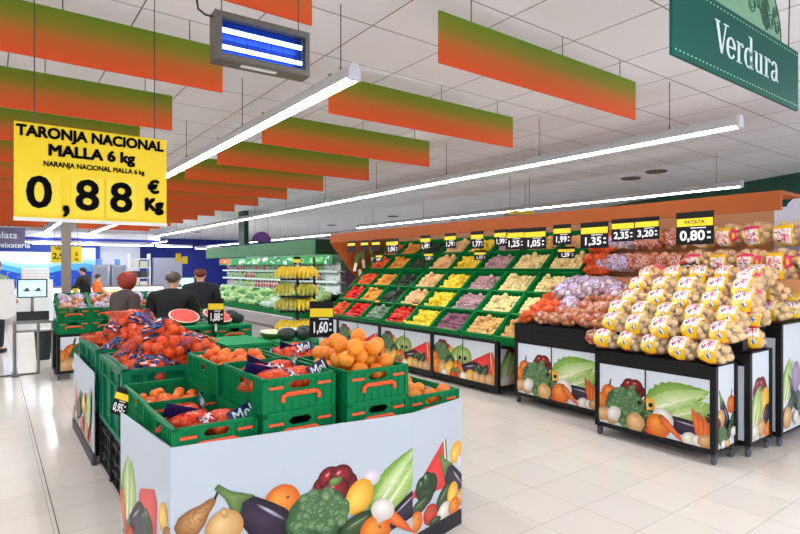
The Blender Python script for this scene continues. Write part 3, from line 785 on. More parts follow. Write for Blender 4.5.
def garlic_bag(seed):
    return bag('garlic_net_bag', '', 'net bag', 'garlic', MF_GA, 14, (.12, .085, .07), .028, N_GA, seed,
               [('printed_label', -.35, .4, 60, 150, streaks((236, 230, 244), [(.2, (132, 70, 160)), (-.3, (200, 190, 226))], 5, seed))])
def onion_bag(seed):
    return bag('orange_onion_net_bag', '', 'net bag', 'onion', MF_OO, 12, (.13, .09, .075), .035, N_OR, seed, [])
PB = {k: [Proto((lambda f, s: (lambda: f(s)))(fn, s)) for s in seeds] for k, fn, seeds in (
    ('orange', orange_bag, (1, 2, 3, 4)), ('tangerine', tangerine_bag, (1, 2)), ('potato', potato_bag, (1, 2, 3, 6)), ('shallot', shallot_bag, (1, 2, 3)), ('garlic', garlic_bag, (1, 2)), ('onion', onion_bag, (1, 2)))}

# ------------------------------------------------------------------ crates
CG = mat('crate_green', (0, 122, 70), 0.5, spec=.15, vary=.05, nz=.06, nscale=9)
CO = mat('crate_orange', (242, 92, 40), 0.45)
CB = mat('crate_black', (20, 19, 21), 0.5, vary=.15)
def crate_fn(w=.385, d=.585, h=.182, m=None, orange=True, holes=True):
    m = m or CG
    def f():
        t = thing('produce_crate', '', 'crate')
        q = MB(); a, b, T = w / 2, d / 2, .010
        q.box(-a + .004, a - .004, -b + .004, b - .004, 0, .012)
        hw, z0, z1 = .066, h * .66, h * .87
        for sgn in (-1, 1):                                   # short walls, with a hand hole
            y0, y1 = sorted((sgn * b, sgn * (b - T)))
            if holes:
                q.box(-a, -hw, y0, y1, 0, h); q.box(hw, a, y0, y1, 0, h); q.box(-hw, hw, y0, y1, 0, z0); q.box(-hw, hw, y0, y1, z1, h)
                for sx in (-1, 1):
                    q.prism([(sx * hw, z0), (sx * (hw - .022), z0), (sx * hw, z0 + .02)], 1, y0, y1); q.prism([(sx * hw, z1), (sx * (hw - .022), z1), (sx * hw, z1 - .02)], 1, y0, y1)
            else: q.box(-a, a, y0, y1, 0, h)
            for k in range(9):
                x = -a + .012 + k * (w - .024) / 8
                if holes and abs(x) < hw + .01: q.box(x - .002, x + .002, *sorted((sgn * b, sgn * (b + .004))), 0.01, h * .36); continue
                q.box(x - .002, x + .002, *sorted((sgn * b, sgn * (b + .005))), 0, h)
        for sgn in (-1, 1):                                   # long walls
            x0, x1 = sorted((sgn * a, sgn * (a - T)))
            q.box(x0, x1, -b, -.05, 0, h); q.box(x0, x1, .05, b, 0, h); q.box(x0, x1, -.05, .05, 0, h * .62); q.box(x0, x1, -.05, .05, h * .82, h)
            for k in range(15):
                y = -b + .012 + k * (d - .024) / 14
                if abs(y) < .055: q.box(*sorted((sgn * a, sgn * (a + .004))), y - .002, y + .002, 0, h * .6); continue
                q.box(*sorted((sgn * a, sgn * (a + .005))), y - .0025, y + .0025, 0, h)
            q.box(*sorted((sgn * a, sgn * (a + .005))), -b, b, h * .42, h * .42 + .005)
        e = .007                                               # rims and corners
        for z in (0, h - .014):
            q.box(-a - e, a + e, -b - e, -b, z, z + .014); q.box(-a - e, a + e, b, b + e, z, z + .014)
            q.box(-a - e, -a, -b, b, z, z + .014); q.box(a, a + e, -b, b, z, z + .014)
        for sx in (-1, 1):
            for sy in (-1, 1):
                q.box(*sorted((sx * (a - .016), sx * (a + e))), *sorted((sy * (b - .016), sy * (b + e))), 0, h)
        q.build('body', m, t)
        if orange:
            for sy in (-1, 1):
                y = sy * (b + .011)
                q = MB(); q.tube([(-.1, y, h * .34), (-.098, y, h * .48), (-.08, y, h * .54), (.08, y, h * .54), (.098, y, h * .48), (.1, y, h * .34)], .0115, 6); q.build('handle', CO, t)
                for sx in (-1, 1):
                    q = MB(); q.box(*sorted((sx * .095, sx * (a - .022))), *sorted((sy * b, sy * (b + .009))), h * .70, h * .77); q.build('latch', CO, t)
        return t
    return f
P_CR = Proto(crate_fn())
DECK = .665
# white display wall round the fruit island
PANEL = mat('cardboard_white', (192, 202, 214), 0.45); KICK = mat('kick_black', (24, 24, 34), 0.5)
t = thing('display_surround', 'white printed cardboard surround in front of the green fruit crates', 'display', (0, 0, 0))
def wall_piece(name, A, B, z1, kick, pr):
    d = Vector((B[0] - A[0], B[1] - A[1])); L = d.length; d /= L; n = Vector((-d.y, d.x)) * .008
    q = MB(); q.prism([A, B, (B[0] + n.x, B[1] + n.y), (A[0] + n.x, A[1] + n.y)], 2, kick, z1); o = q.build(name, PANEL, t)
    q = MB(); q.prism([A, B, (B[0] + n.x, B[1] + n.y), (A[0] + n.x, A[1] + n.y)], 2, 0, kick); q.build('kick_strip', KICK, o)
    if pr:
        p = Print(L, z1 - kick, 1.16); pr(p, kick)
        lay_print(p, o, (A[0], A[1], kick), (d.x, d.y, 0))
    return L
PA, PBB, PC, PL = (.64, 2.57), (1.86, 2.39), (2.32, 2.49), (.575, 3.36)
def pr_front(p, k):
    y = lambda z: z - k
    p.cucumber(.04, y(.3), .16, .07, .5); p.cabbage(1.13, y(.40), .40, .155, .85); p.ell(.985, y(.463), .05, .045, (236, 230, 240), (206, 196, 214))
    p.red_pepper(.78, y(.47), .095); p.lemon(.915, y(.375), .072, 1.1)
    p.pear(.085, y(.415), .062, .72); p.orange(.505, y(.425), .078); p.aubergine(.405, y(.37), .30, .088, -.74); p.onion(.232, y(.365), .075)
    p.aubergine(1.19, y(.25), .34, .06, .5); p.broccoli(.69, y(.32), .145); p.cucumber(.9, y(.232), .2, .1, .35)
    p.carrot(1.14, y(.20), .22, .06, -.7); p.orange(1.0, y(.175), .078); p.mushroom(1.045, y(.285), .062, -.5)
    p.potato(.35, y(.22), .07); p.mushroom(.56, y(.2), .06); p.tomato(.82, y(.12), .06); p.lemon(.7, y(.14), .06); p.onion(.2, y(.2), .07); p.aubergine(.5, y(.17), .3, .06, .2); p.orange(.05, y(.16), .08); p.carrot(.9, y(.1), .2, .05, .3)
def pr_right(p, k):
    y = lambda z: z - k
    p.lemon(.41, y(.455), .052, 1.0); p.ell(.45, y(.385), .03, .045, (236, 230, 240), (200, 190, 208))
    p.melon([(-.03, y(.30)), (.31, y(.27)), (.285, y(.555))]); p.aubergine(.385, y(.285), .26, .075, -.95); p.green_pepper(.125, y(.33), .085)
    p.cucumber(.29, y(.225), .17, .085, .7); p.cucumber(.07, y(.24), .16, .07, .3); p.lemon(.375, y(.215), .052, 1.3); p.potato(.46, y(.17), .05)
    p.mushroom(.29, y(.14), .052, .3); p.tomato(.16, y(.16), .052); p.orange(.03, y(.16), .05); p.orange(.39, y(.13), .05); p.cucumber(.2, y(.11), .1, .04, 0)
def pr_left(p, k):
    y = lambda z: z - k
    p.cabbage(.165, y(.40), .30, .2, 1.5); p.poly([(.34, y(.2)), (.60, y(.2)), (.615, y(.47)), (.57, y(.52)), (.36, y(.46)), (.335, y(.42))], (232, 84, 80), (220, 66, 66)); p.lemon(.70, y(.43), .055, 1.2)
    p.aubergine(.3, y(.27), .3, .08, .5); p.green_pepper(.46, y(.31), .085); p.carrot(.07, y(.22), .26, .07, -1.2); p.onion(.6, y(.2), .07); p.pear(.76, y(.36), .05, .6); p.tomato(.2, y(.15), .06); p.mushroom(.4, y(.15), .06); p.orange(.7, y(.17), .08)
wall_piece('side_panel', PL, PA, .77, .06, pr_left)
wall_piece('front_panel', PA, PBB, .77, .06, pr_front)
wall_piece('front_panel', PBB, PC, .77, .095, pr_right)
wall_piece('side_panel', PC, (2.42, 3.3), .77, .08, None)
# platform under the crates
def platform(x0, x1, y0, y1, z, label):
    t = thing('crate_platform', label, 'platform', (0, 0, 0)); W = mat('pallet_wood', (176, 140, 100), .8, nz=.2, nscale=8)
    n = 7
    q = MB()
    for k in range(n): xa = x0 + (x1 - x0) * k / n; q.box(xa + .005, xa + (x1 - x0) / n - .005, y0, y1, z - .025, z - .002)
    q.build('deck', W, t)
    for x in (x0 + .06, (x0 + x1) / 2, x1 - .06):
        for y in (y0 + .06, y1 - .06):
            q = MB(); q.box(x - .05, x + .05, y - .05, y + .05, 0, z - .025); q.build('leg', W, t)
platform(.68, 2.28, 2.62, 3.74, DECK, 'wooden platform hidden behind the white surround, carrying the front crates')
platform(1.56, 2.40, 3.8, 6.7, .56, 'wooden platform carrying the melon and watermelon crates behind')
# crates: label, x, y, z
def cr(lb, x, y, z, rz=0): return P_CR.put(lb, (x, y, z), (0, 0, rz))
cr('frontmost left green crate holding tangerines in red nets', .85, 2.872, DECK)
cr('low green crate of loose tangerines behind the frontmost left crate', .858, 3.455, DECK)
cr('lower green crate of the stack under the netted tangerines', 1.255, 2.825, DECK)
cr('upper green crate of netted tangerines, second stack from the left', 1.255, 2.825, DECK + .18)
cr('lower green crate of the stack under the loose oranges', 1.69, 2.765, DECK)
cr('upper green crate heaped with loose oranges at the front', 1.69, 2.765, DECK + .18)
cr('single low green crate of oranges at the right front corner', 2.112, 2.80, DECK - .02)
cr('lower green crate behind the netted tangerines', 1.235, 3.435, DECK - .01)
cr('upper green crate with loose tangerines behind the netted tangerines', 1.235, 3.435, DECK + .165)
cr('lower green crate behind the loose oranges', 1.665, 3.375, DECK - .01)
cr('upper green crate of small pink nets beside the 1,60 price sign', 1.665, 3.375, DECK + .165)
cr('low green crate behind the right front corner', 2.10, 3.42, DECK)
# contents
def T(x, y, z): return Matrix.Translation((x, y, z))
heap(T(.858, 3.455, DECK + .012), .36, .55, .03, 'tangerine', .033, 'loose tangerine in the low green crate left of the crate stacks', 'tangerines in the low crate', 1, 3, .0, 1, 46)
heap(T(1.69, 2.765, DECK + .192), .36, .56, .05, 'orange', .046, 'loose orange in the heaped upper crate at the front', 'oranges in the heaped crate', 1, 5, .02, 1, 46)
heap(T(2.112, 2.80, DECK - .008), .36, .56, .03, 'orange', .046, 'loose orange in the single low crate at the right front corner', 'oranges in the low corner crate', 1, 6, -.03, 1, 26)
heap(T(1.235, 3.435, DECK + .177), .36, .56, .05, 'tangerine', .033, 'loose tangerine in the upper crate behind the netted ones', 'tangerines in the upper crate', 1, 8, .0, 1, 64)
def bag_in(kind, k, lb, loc, rot, group=None, sc=None): return PB[kind][k % len(PB[kind])].put(lb, loc, rot, group, sc)
bag_in('tangerine', 0, 'red net of tangerines with dark blue label in the frontmost crate, right one', (.93, 2.74, DECK + .065), (.1, .1, .15))
bag_in('tangerine', 1, 'red net of tangerines in the frontmost crate, left one with dark film', (.815, 2.80, DECK + .06), (.1, .05, 2.9))
bag_in('tangerine', 0, 'red net of tangerines at the back of the frontmost crate', (.84, 3.0, DECK + .05), (0, 0, 1.2))
for i, (x, y, rz, lb) in enumerate(((1.18, 2.68, 2.8, 'left front'), (1.33, 2.70, .3, 'right front'), (1.17, 2.9, 1.9, 'left rear'), (1.33, 2.95, .9, 'right rear'))):
    bag_in('tangerine', i, 'red net of tangerines in the upper crate of the second stack, %s one' % lb, (x, y, DECK + .245), (.1, .1, rz))
for i in range(6):
    bag_in('tangerine', i, 'small pink net in the crate beside the 1,60 sign, %s from front' % ORD[i], (1.60 + .14 * (i % 2), 3.2 + .17 * (i // 2), DECK + .235 + .02 * (i % 3)), (.2, .1, 1.1 * i), None, .8)
# small dark blue bag label standing at the oranges' corner
# pallet bins on stacks of black crates
BIN = mat('bin_green', (0, 116, 80), 0.5, spec=.2, nz=.06, nscale=6)
def bin_box(label, x0, x1, y0, y1, z0, z1):
    t = thing('pallet_bin', label, 'bin', ((x0 + x1) / 2, (y0 + y1) / 2, z0)); a, b, h = (x1 - x0) / 2, (y1 - y0) / 2, z1 - z0; T_ = .03
    q = MB(); q.box(-a, a, -b, b, 0, .03); e = .02
    q.box(-a + e, -a + T_ + e, -b, b, 0, h); q.box(a - T_ - e, a - e, -b, b, 0, h); q.box(-a, a, -b + e, -b + e + T_, 0, h); q.box(-a, a, b - T_ - e, b - e, 0, h)
    q.build('body', BIN, t)
    q = MB()
    for z in (0, h - .035): q.box(-a - .006, a + .006, -b - .006, -b + .03, z, z + .035); q.box(-a - .006, a + .006, b - .03, b + .006, z, z + .035); q.box(-a - .006, -a + .03, -b, b, z, z + .035); q.box(a - .03, a + .006, -b, b, z, z + .035)
    q.box(-a, a, -b, -b + .01, h * .7, h * .73); q.box(-a, -a + .01, -b, b, h * .7, h * .73)
    for k in (-.33, 0, .33):
        for sx in (-1, 1): q.box(*sorted((sx * (a - .02), sx * (a + .002))), 2 * b * k - .016, 2 * b * k + .016, 0, h)
        for sy in (-1, 1): q.box(2 * a * k - .016, 2 * a * k + .016, *sorted((sy * (b - .02), sy * (b + .002))), 0, h)
    q.build('rim', BIN, t)
    for sx in (-1, 1):
        for sy in (-1, 1):
            q = MB(); q.box(*sorted((sx * (a - .06), sx * (a + .004))), *sorted((sy * (b - .06), sy * (b + .004))), 0, h); q.build('corner_post', BIN, t)
    return t
B1 = (.70, 1.52, 4.02, 4.98, .385, .885); B2 = (.70, 1.52, 5.14, 6.2, .385, .885)
bin_box('near large green bin heaped with nets of oranges', *B1); bin_box('far large green bin heaped with nets of oranges', *B2)
def black_crate():
    t = thing('black_crate', '', 'crate'); q = MB(); a, b, h = .40, .235, .185
    for z in (0, .085, .17): q.box(-a, a, -b, -b + .01, z, z + .015); q.box(-a, a, b - .01, b, z, z + .015); q.box(-a, -a + .01, -b, b, z, z + .015); q.box(a - .01, a, -b, b, z, z + .015)
    for x in (-a, -a * .5, 0, a * .5, a): q.box(x - .012, x + .012, -b, -b + .008, 0, h); q.box(x - .012, x + .012, b - .008, b, 0, h)
    for y in (-b, -b * .33, b * .33, b): q.box(-a, -a + .008, y - .012, y + .012, 0, h); q.box(a - .008, a, y - .012, y + .012, 0, h)
    q.box(-a, a, -b, b, 0, .01); q.box(-a + .05, a - .05, -b + .04, b - .04, .01, .16)
    q.build('body', CB, t)
    for s_ in (-1, 1):
        q = MB(); q.tube([(s_ * (a + .002), -.07, .13), (s_ * (a + .002), .07, .13)], .01, 6); q.build('grip', CB, t)
    return t
PBL = Proto(black_crate)
for i, y in enumerate((4.26, 4.74, 5.42, 5.92)):
    for k in range(2):
        PBL.put('black slotted crate under the %s end of the %s orange bin, %s layer' % ('front' if i % 2 == 0 else 'rear', 'near' if i < 2 else 'far', 'bottom' if k == 0 else 'top'), (1.11, y, .005 + .19 * k))
# heaps of orange nets
nb = 0
def orange_heap(bx, name, zt, layout, seed):
    global nb
    q = random.Random(seed); x0, x1, y0, y1, _, z1 = bx
    for (u, v, dz) in layout:
        bag_in('orange', nb, 'orange net with black and blue film, %s in the %s bin' % (ORD_POS(u, v, dz), name), (x0 + .16 + (x1 - x0 - .32) * u, y0 + .17 + (y1 - y0 - .34) * v, z1 - .14 + dz), (q.uniform(-.35, .35), q.uniform(-.35, .35), q.uniform(0, 6.3)))
        nb += 1
def ORD_POS(u, v, dz):
    return ('topmost' if dz > .21 else 'middle layer' if dz > .09 else 'rim layer') + ', ' + ('left' if u < .34 else 'centre' if u < .67 else 'right') + ' ' + ('front' if v < .34 else 'middle' if v < .67 else 'rear')
L1 = [(u, v, 0.0) for u in (.12, .85) for v in (.02, .5, .98)] + [(.5, .25, .02), (.5, .75, .02)] + [(.3, .1, .12), (.72, .2, .11), (.3, .6, .13), (.75, .7, .12), (.5, .95, .12)] + [(.45, .5, .22)]
orange_heap(B1, 'near', 0, L1, 3)
orange_heap(B2, 'far', 0, [(u, v, 0.0) for u in (.12, .85) for v in (.02, .5, .98)] + [(.5, .25, .02), (.5, .75, .02)] + [(.3, .1, .12), (.72, .15, .11), (.25, .55, .13), (.75, .6, .12), (.5, .95, .12)] + [(.4, .35, .22), (.6, .7, .22)], 9)
# leaning printed panel left of the far bin
t = thing('leaning_panel', 'white printed cardboard panel with dark kick along the left of the bins', 'panel', (0, 0, 0))
q = MB(); q.box(.655, .663, 4.95, 6.25, .1, .735); o = q.build('panel', PANEL, t)
p = Print(1.3, .63)
for x in range(6): p.carrot(.12 + .2 * x, .13, .26, .08, 1.4 + .1 * x)
p.pumpkin(.2, .25, .09); p.broccoli(.55, .26, .13); p.lemon(.8, .3, .09); p.aubergine(.4, .16, .4, .09, .5); p.pear(.9, .2, .08, 1.2); p.cabbage(1.1, .3, .4, .2, 1.1); p.tomato(.7, .1, .07); p.mushroom(.3, .1, .06); p.orange(1.0, .1, .08); p.potato(.1, .08, .07)
lay_print(p, o, (.655, 6.25, .1), (0, -1, 0))
q = MB(); q.box(.645, .67, 4.95, 6.27, 0, .1); q.build('kick_strip', mat('kick_grey', (74, 70, 74), .6), t)
q = MB(); q.prism([(4.95, .735), (4.95, .52), (4.91, .70)], 0, .652, .66); q.build('curled_corner', PANEL, t)
# melon and watermelon crates behind
cr('green crate with a yellow melon behind the tangerine crate', 1.74, 4.13, .74)
cr('green crate under the melon crate', 1.74, 4.13, .56)
for z in (.56, .74): cr('green crate in the stack under the halved melons, %s' % ('bottom' if z < .6 else 'top'), 2.16, 4.55, z)
for z in (.56, .74): cr('green crate in the stack carrying the 1,88 sign, %s' % ('bottom' if z < .6 else 'top'), 1.74, 4.74, z)
for z in (.56, .74): cr('green crate in the stack under the watermelon halves, %s' % ('bottom' if z < .6 else 'top'), 1.76, 6.36, z); cr('green crate in the stack beside the watermelon halves, %s' % ('bottom' if z < .6 else 'top'), 2.17, 6.30, z)
LID = mat('grass_mat', (20, 150, 88), .9, nz=.3, nscale=60, bump=.3, bscale=120)
for x, y, lb in ((2.16, 4.55, 'halved melons'), (1.74, 4.74, '1,88 sign'), (1.76, 6.36, 'left watermelon half'), (2.17, 6.30, 'right watermelon half')):
    q = MB(); q.box(x - .195, x + .195, y - .295, y + .295, .923, .935); tag(q.build('grass_mat', LID), 'flat green mat covering the crate under the %s' % lb, 'mat')
MELY = mat('yellow_melon', (222, 204, 70), .4, nz=.2, nscale=14)
for i, (x, y) in enumerate(((1.66, 4.05), (1.82, 4.22), (1.68, 4.28))):
    q = MB(); q.ball((0, 0, 0), (.14, .075, .075), 18, 12); put_mesh('yellow_melon', q.mesh('yellow_melon', MELY, True, 80), 'yellow melon in the crate behind the tangerines, %s one' % ['front', 'right', 'rear'][i], 'melon', (x, y, .835), (0, 0, .5 + i), None)
M_FL = mat('watermelon_flesh', (238, 92, 84), .3, nz=.12, nscale=30); M_RI = mat('watermelon_rind', (34, 80, 44), .35, nz=.5, nscale=12); M_WH = mat('melon_white', (236, 236, 206), .4); M_SE = mat('melon_seed', (30, 20, 16), .4)
def half_melon(name, label, r, loc, rot, flesh, rindm, sq=1.0, seeds=True):
    t = thing(name, label, 'watermelon' if 'water' in name else 'melon', loc, rot); n = 24
    q = MB(); q.lathe([(r, 0), (r * .97, -r * .25 * sq), (r * .86, -r * .52 * sq), (r * .6, -r * .8 * sq), (r * .2, -r * .98 * sq), (.001, -r * sq)], n); q.build('rind', rindm, t, True)
    q = MB(); q.lathe([(r * .995, 0), (r * .93, .002), (r * .90, .0025)], n); q.build('white_rim', M_WH, t)
    q = MB(); q.lathe([(r * .91, 0), (r * .90, .004), (r * .5, .006), (.001, .006)], n); f = q.build('flesh', flesh, t)
    if seeds:
        q = MB(); rr = random.Random(int(r * 1000))
        for k in range(22):
            a = rr.uniform(0, 6.28); d = r * rr.uniform(.35, .75); q.ball((d * math.cos(a), d * math.sin(a), .006), (.005, .003, .002), 6, 4)
        q.build('seeds', M_SE, f)
    return t
half_melon('watermelon_half', 'red watermelon half facing up, left one behind the orange nets', .165, (1.73, 6.36, 1.035), (.42, -.1, .3), M_FL, M_RI, .6)
half_melon('watermelon_half', 'red watermelon half facing up, right one beside the small price card', .165, (2.05, 6.20, 1.035), (.42, .12, .2), M_FL, M_RI, .6)
M_GM = mat('green_melon_flesh', (228, 232, 190), .35, nz=.08, nscale=20); M_GR = mat('green_melon_rind', (70, 120, 50), .4, nz=.3, nscale=14); M_DR = mat('dark_melon_rind', (38, 52, 46), .35, nz=.4, nscale=14)
half_melon('melon_half', 'pale green melon half lying face up on the green mat, left one', .10, (2.02, 4.66, .995), (.12, 0, .2), M_GM, M_GR, .7, False)
half_melon('melon_half', 'pale green melon half lying face up on the green mat, right one', .10, (2.24, 4.74, .995), (.1, 0, .4), M_GM, M_DR, .7, False)
for i, (x, y) in enumerate(((2.06, 4.42), (2.2, 4.40), (2.28, 4.52))):
    q = MB(); q.ball((0, 0, 0), (.085, .07, .062), 16, 12, lobed(9, .02)); put_mesh('dark_melon', q.mesh('dark_melon', M_DR, True, 80), 'whole dark green melon on the green mat, %s one' % ['left', 'middle', 'right'][i], 'melon', (x, y, .995), (0, 0, i), None)
half_melon('melon_half', 'dark skinned melon half leaning behind the 1,88 price sign', .085, (2.27, 6.2, 1.0), (-.5, .5, .2), M_GM, M_DR, .9, False)
half_melon('melon_half', 'dark skinned melon half leaning rightmost behind the 1,88 price sign', .09, (2.3, 6.42, 1.01), (-.4, .7, .2), M_GM, M_DR, .9, False)

# ------------------------------------------------------------------ price cards
TAGB = mat('tag_black', (7, 7, 9), 0.5, spec=.25); TAGY = mat('tag_yellow', (248, 214, 30), 0.4); TAGW = mat('tag_white', (244, 244, 244), 0.5); TAGT = mat('tag_text', (60, 52, 20), .5)
def price_tag(label, loc, rz, w, h, price, name_=None, tilt=0.0, thick=.004, group=None):
    """black card, faces local -y"""
    t = thing('price_tag', label, 'price tag', loc, (tilt, 0, rz), group)
    q = MB(); q.box(-w / 2, w / 2, 0, thick, -h / 2, h / 2); q.build('card', TAGB, t)
    q = MB(); q.box(-w * .48, w * .48, -.0012, 0, h * .06, h * .30); o = q.build('yellow_strip', TAGY, t)
    if name_: text(name_, h * .16, TAGT, o, 'lettering', (0, -.002, h * .18), bold=.001, sx=1.0, ext=.0004)
    if price:
        n = len(price); text(price, h * .42, TAGW, t, 'digits', (-w * .06, -.0015, -h * .24), bold=h * .012, sx=min(1.25, w * .78 / (h * .42 * .5 * n)), ext=.0004)
        q = MB(); q.box(w * .33, w * .42, -.0012, 0, -h * .17, -h * .11); q.box(w * .33, w * .42, -.0012, 0, -h * .33, -h * .27); q.box(-w * .1, w * .3, -.0012, 0, -h * .01, h * .02); q.build('unit_marks', TAGW, t)
    return t
t = price_tag('black 1,60 price card on a clear stand behind the loose oranges', (2.29, 4.22, 1.125), -.55, .205, .31, '1,60', None)
q = MB(); q.box(-.02, .02, .004, .008, -.38, -.1); q.build('clear_stand', mat('clear_plastic', (220, 228, 230), .15), t)
t = price_tag('black 1,88 price card above the watermelon halves', (1.95, 5.96, 1.10), -.45, .165, .275, '1,88', None)
q = MB(); q.box(-.012, .012, .004, .007, -.22, -.1); q.build('clear_stand', mat('clear_plastic', (220, 228, 230), .15), t)
price_tag('tilted black price card with yellow strip on the low tangerine crate corner', (.628, 3.66, .765), -.85, .10, .16, '0,95', None, -.15).rotation_euler.y = .22

# ------------------------------------------------------------------ the long produce shelf
SB = mat('frame_black', (13, 13, 17), 0.45, spec=.35); DOORW = mat('door_white', (222, 230, 240), 0.4); WOOD = mat('canopy_wood', (154, 80, 38), 0.6, spec=.15, nz=.12, nscale=5); WOODL = mat('shelf_wood', (196, 138, 94), 0.5, nz=.1, nscale=5)
CASTW = mat('caster_grey', (92, 96, 108), 0.4, .3)
YC = [4.10 + .606 * k for k in range(9)]               # column boundaries of the crates
t = thing('produce_shelf', 'long wooden-canopied produce shelf with sloping rows of green crates', 'shelf', (5.0, 6.5, 0)); SH = t
def loc_box(q, x0, x1, y0, y1, z0, z1): q.box(x0 - 5.0, x1 - 5.0, y0 - 6.5, y1 - 6.5, z0, z1)
def loc_prism(q, pts, y0, y1): q.prism([(x - 5.0, z) for x, z in pts], 1, y0 - 6.5, y1 - 6.5)
q = MB(); loc_prism(q, [(4.99, .585), (5.02, .585), (5.95, 1.39), (5.95, 1.42)], 4.38, 9.0); q.build('sloping_deck', SB, t)
q = MB(); loc_prism(q, [(5.85, 1.40), (5.90, 1.40), (6.6, 2.00), (6.6, 2.04), (5.85, 1.43)], 4.1, 9.0); q.build('upper_deck', CG, t)
q = MB(); loc_prism(q, [(5.80, 1.335), (5.83, 1.335), (5.83, 1.44), (6.6, 1.44), (6.6, 1.465), (5.80, 1.465)], 1.4, 4.09); q.build('upper_shelf', WOODL, t)
q = MB(); loc_prism(q, [(6.06, 1.47), (6.6, 1.47), (6.6, 1.73), (6.06, 1.73)], 1.4, 4.09); q.build('raised_step', WOODL, t)
q = MB(); loc_box(q, 6.6, 6.64, 2.3, 9.15, 0, 2.2); q.build('back_panel', WOODL, t)
q = MB(); loc_box(q, 6.6, 6.64, 1.4, 2.3, 0, 2.2); q.build('white_back_panel', mat('lilac_panel', (214, 216, 236), .4), t)
q = MB(); loc_prism(q, [(5.15, 2.04), (5.19, 2.04), (5.19, 2.17), (5.62, 2.17), (5.62, 2.2), (5.15, 2.2)], 1.75, 9.15); q.build('canopy', WOOD, t)
q = MB(); loc_prism(q, [(5.15, 2.04), (5.72, 1.36), (4.97, .64), (4.97, 0), (6.6, 0), (6.6, 2.17), (5.19, 2.17)], 9.12, 9.15); q.build('end_panel', WOOD, t)
q = MB(); loc_prism(q, [(5.50, 1.1), (5.86, 1.47), (5.86, .1), (5.50, .1)], 4.06, 4.09); loc_prism(q, [(5.86, .1), (5.86, 1.43), (6.6, 1.43), (6.6, .1)], 4.06, 4.09); q.build('end_panel', WOODL, t)
q = MB(); loc_box(q, 5.5, 5.53, 3.12, 4.05, .2, 1.34); q.build('lower_back', WOODL, t)
for y0, y1 in ((1.8, 4.1), (4.15, 6.5), (6.55, 9.0)):
    q = MB(); loc_box(q, 5.25, 5.29, y0, y1, 2.145, 2.165); q.build('canopy_fill_lamp', mat('canopy_fill_light', (255, 250, 240), .5, emit=6.0), t)  # unseen strips added under the canopy to brighten the upper crate rows
for y in (4.70, 5.93, 7.23, 8.55, 9.05):
    q = MB(); loc_box(q, 4.955, 5.0, y - .03, y + .03, .04, .72); q.build('post', SB, t)
q = MB(); loc_box(q, 4.957, 4.99, 4.68, 9.06, .635, .715); q.build('top_rail', SB, t)
q = MB(); loc_box(q, 4.965, 4.99, 4.68, 9.06, .045, .12); q.build('bottom_rail', SB, t)
HOLE = mat('hole_dark', (18, 16, 16), .7)
for y0, y1 in ((4.73, 5.90), (5.96, 7.20), (7.26, 8.52), (8.58, 9.02)):
    q = MB(); loc_box(q, 4.975, 4.985, y0, y1, .12, .636)
    mid = (y0 + y1) / 2; o = q.build('door', DOORW, t)
    pr = print_bay(1.3, .516)
    if y1 - y0 < 1: pr = Print(y1 - y0, .516); pr.tomato(.1, .2, .06); pr.broccoli(.3, .2, .1); pr.melon([(.0, .1), (.2, .02), (.22, .34)]); pr.cucumber(.1, .07, .16, .07, .5); pr.orange(.35, .06, .05)
    po = lay_print(pr, o, (4.975 - 5.0, y1 - 6.5, .12), (0, -1, 0))
    if y1 - y0 > 1:
        po.scale = ((y1 - y0) / 1.3, 1, 1)
        q = MB(); loc_box(q, 4.9675, 4.976, mid - .004, mid + .004, .12, .636); q.build('door_gap', SB, o)
        for k in (-.05, .05):
            q = MB(); M = Matrix.Translation((4.966 - 5.0, mid + k - 6.5, .385)) @ Matrix.Rotation(PI / 2, 4, 'Y'); q.lathe([(.026, -.001), (.026, .003)], 14, M=M); q.build('finger_hole', HOLE, o)
q = MB(); loc_box(q, 5.0, 5.45, 4.675, 4.685, .12, .69); o = q.build('side_panel', DOORW, t); lay_print(print_end(.45, .55, 1), o, (0, 4.675 - 6.5, .12), (1, 0, 0))
for y in (4.75, 5.9, 7.2, 8.5):
    q = MB(); q.lathe([(.035, -.012), (.035, .012)], 12, M=Matrix.Translation((.08, y - 6.5, .035)) @ Matrix.Rotation(PI / 2, 4, 'X')); q.build('caster', CASTW, t)

ROWS = [('top', 6.19, 1.70, 41), ('second', 5.885, 1.435, 41), ('third', 5.595, 1.145, 41), ('fourth', 5.295, .885, 41), ('lowest', 4.995, .625, 41)]
CONT = [
 ['dark_plum_', None], ]
kindrow = {
 'top':    ['tan_apple', 'tan_apple', 'plum', 'lemon', 'peach', 'avocado', 'loquat', 'vine_tomato'],
 'second': ['golden_apple', 'golden_apple', 'plum', 'lemon', 'peach', 'avocado', 'loquat', 'vine_tomato'],
 'third':  ['golden_apple', 'golden_apple', 'plum', 'lemon', 'peach', 'avocado', 'loquat', 'vine_tomato'],
 'fourth': ['golden_apple', 'golden_apple', 'plum', 'lemon', 'peach', 'avocado', 'loquat', 'tomato'],
 'lowest': ['tan_apple', 'tan_apple', 'dark_plum', 'lemon', 'tomato', 'artichoke', 'red_pepper', 'vine_tomato']}
NICE = {'tan_apple': 'tan apples', 'golden_apple': 'pale yellow apples', 'plum': 'dusty pink plums', 'dark_plum': 'dark plums', 'lemon': 'lemons', 'peach': 'peaches', 'avocado': 'dark avocados', 'loquat': 'golden loquats', 'vine_tomato': 'orange tomatoes', 'tomato': 'red tomatoes', 'artichoke': 'grey green artichokes', 'red_pepper': 'red peppers'}
RAD = {'tan_apple': .034, 'golden_apple': .035, 'plum': .028, 'dark_plum': .03, 'lemon': .036, 'peach': .036, 'avocado': .04, 'loquat': .032, 'vine_tomato': .034, 'tomato': .036, 'artichoke': .038, 'red_pepper': .044}
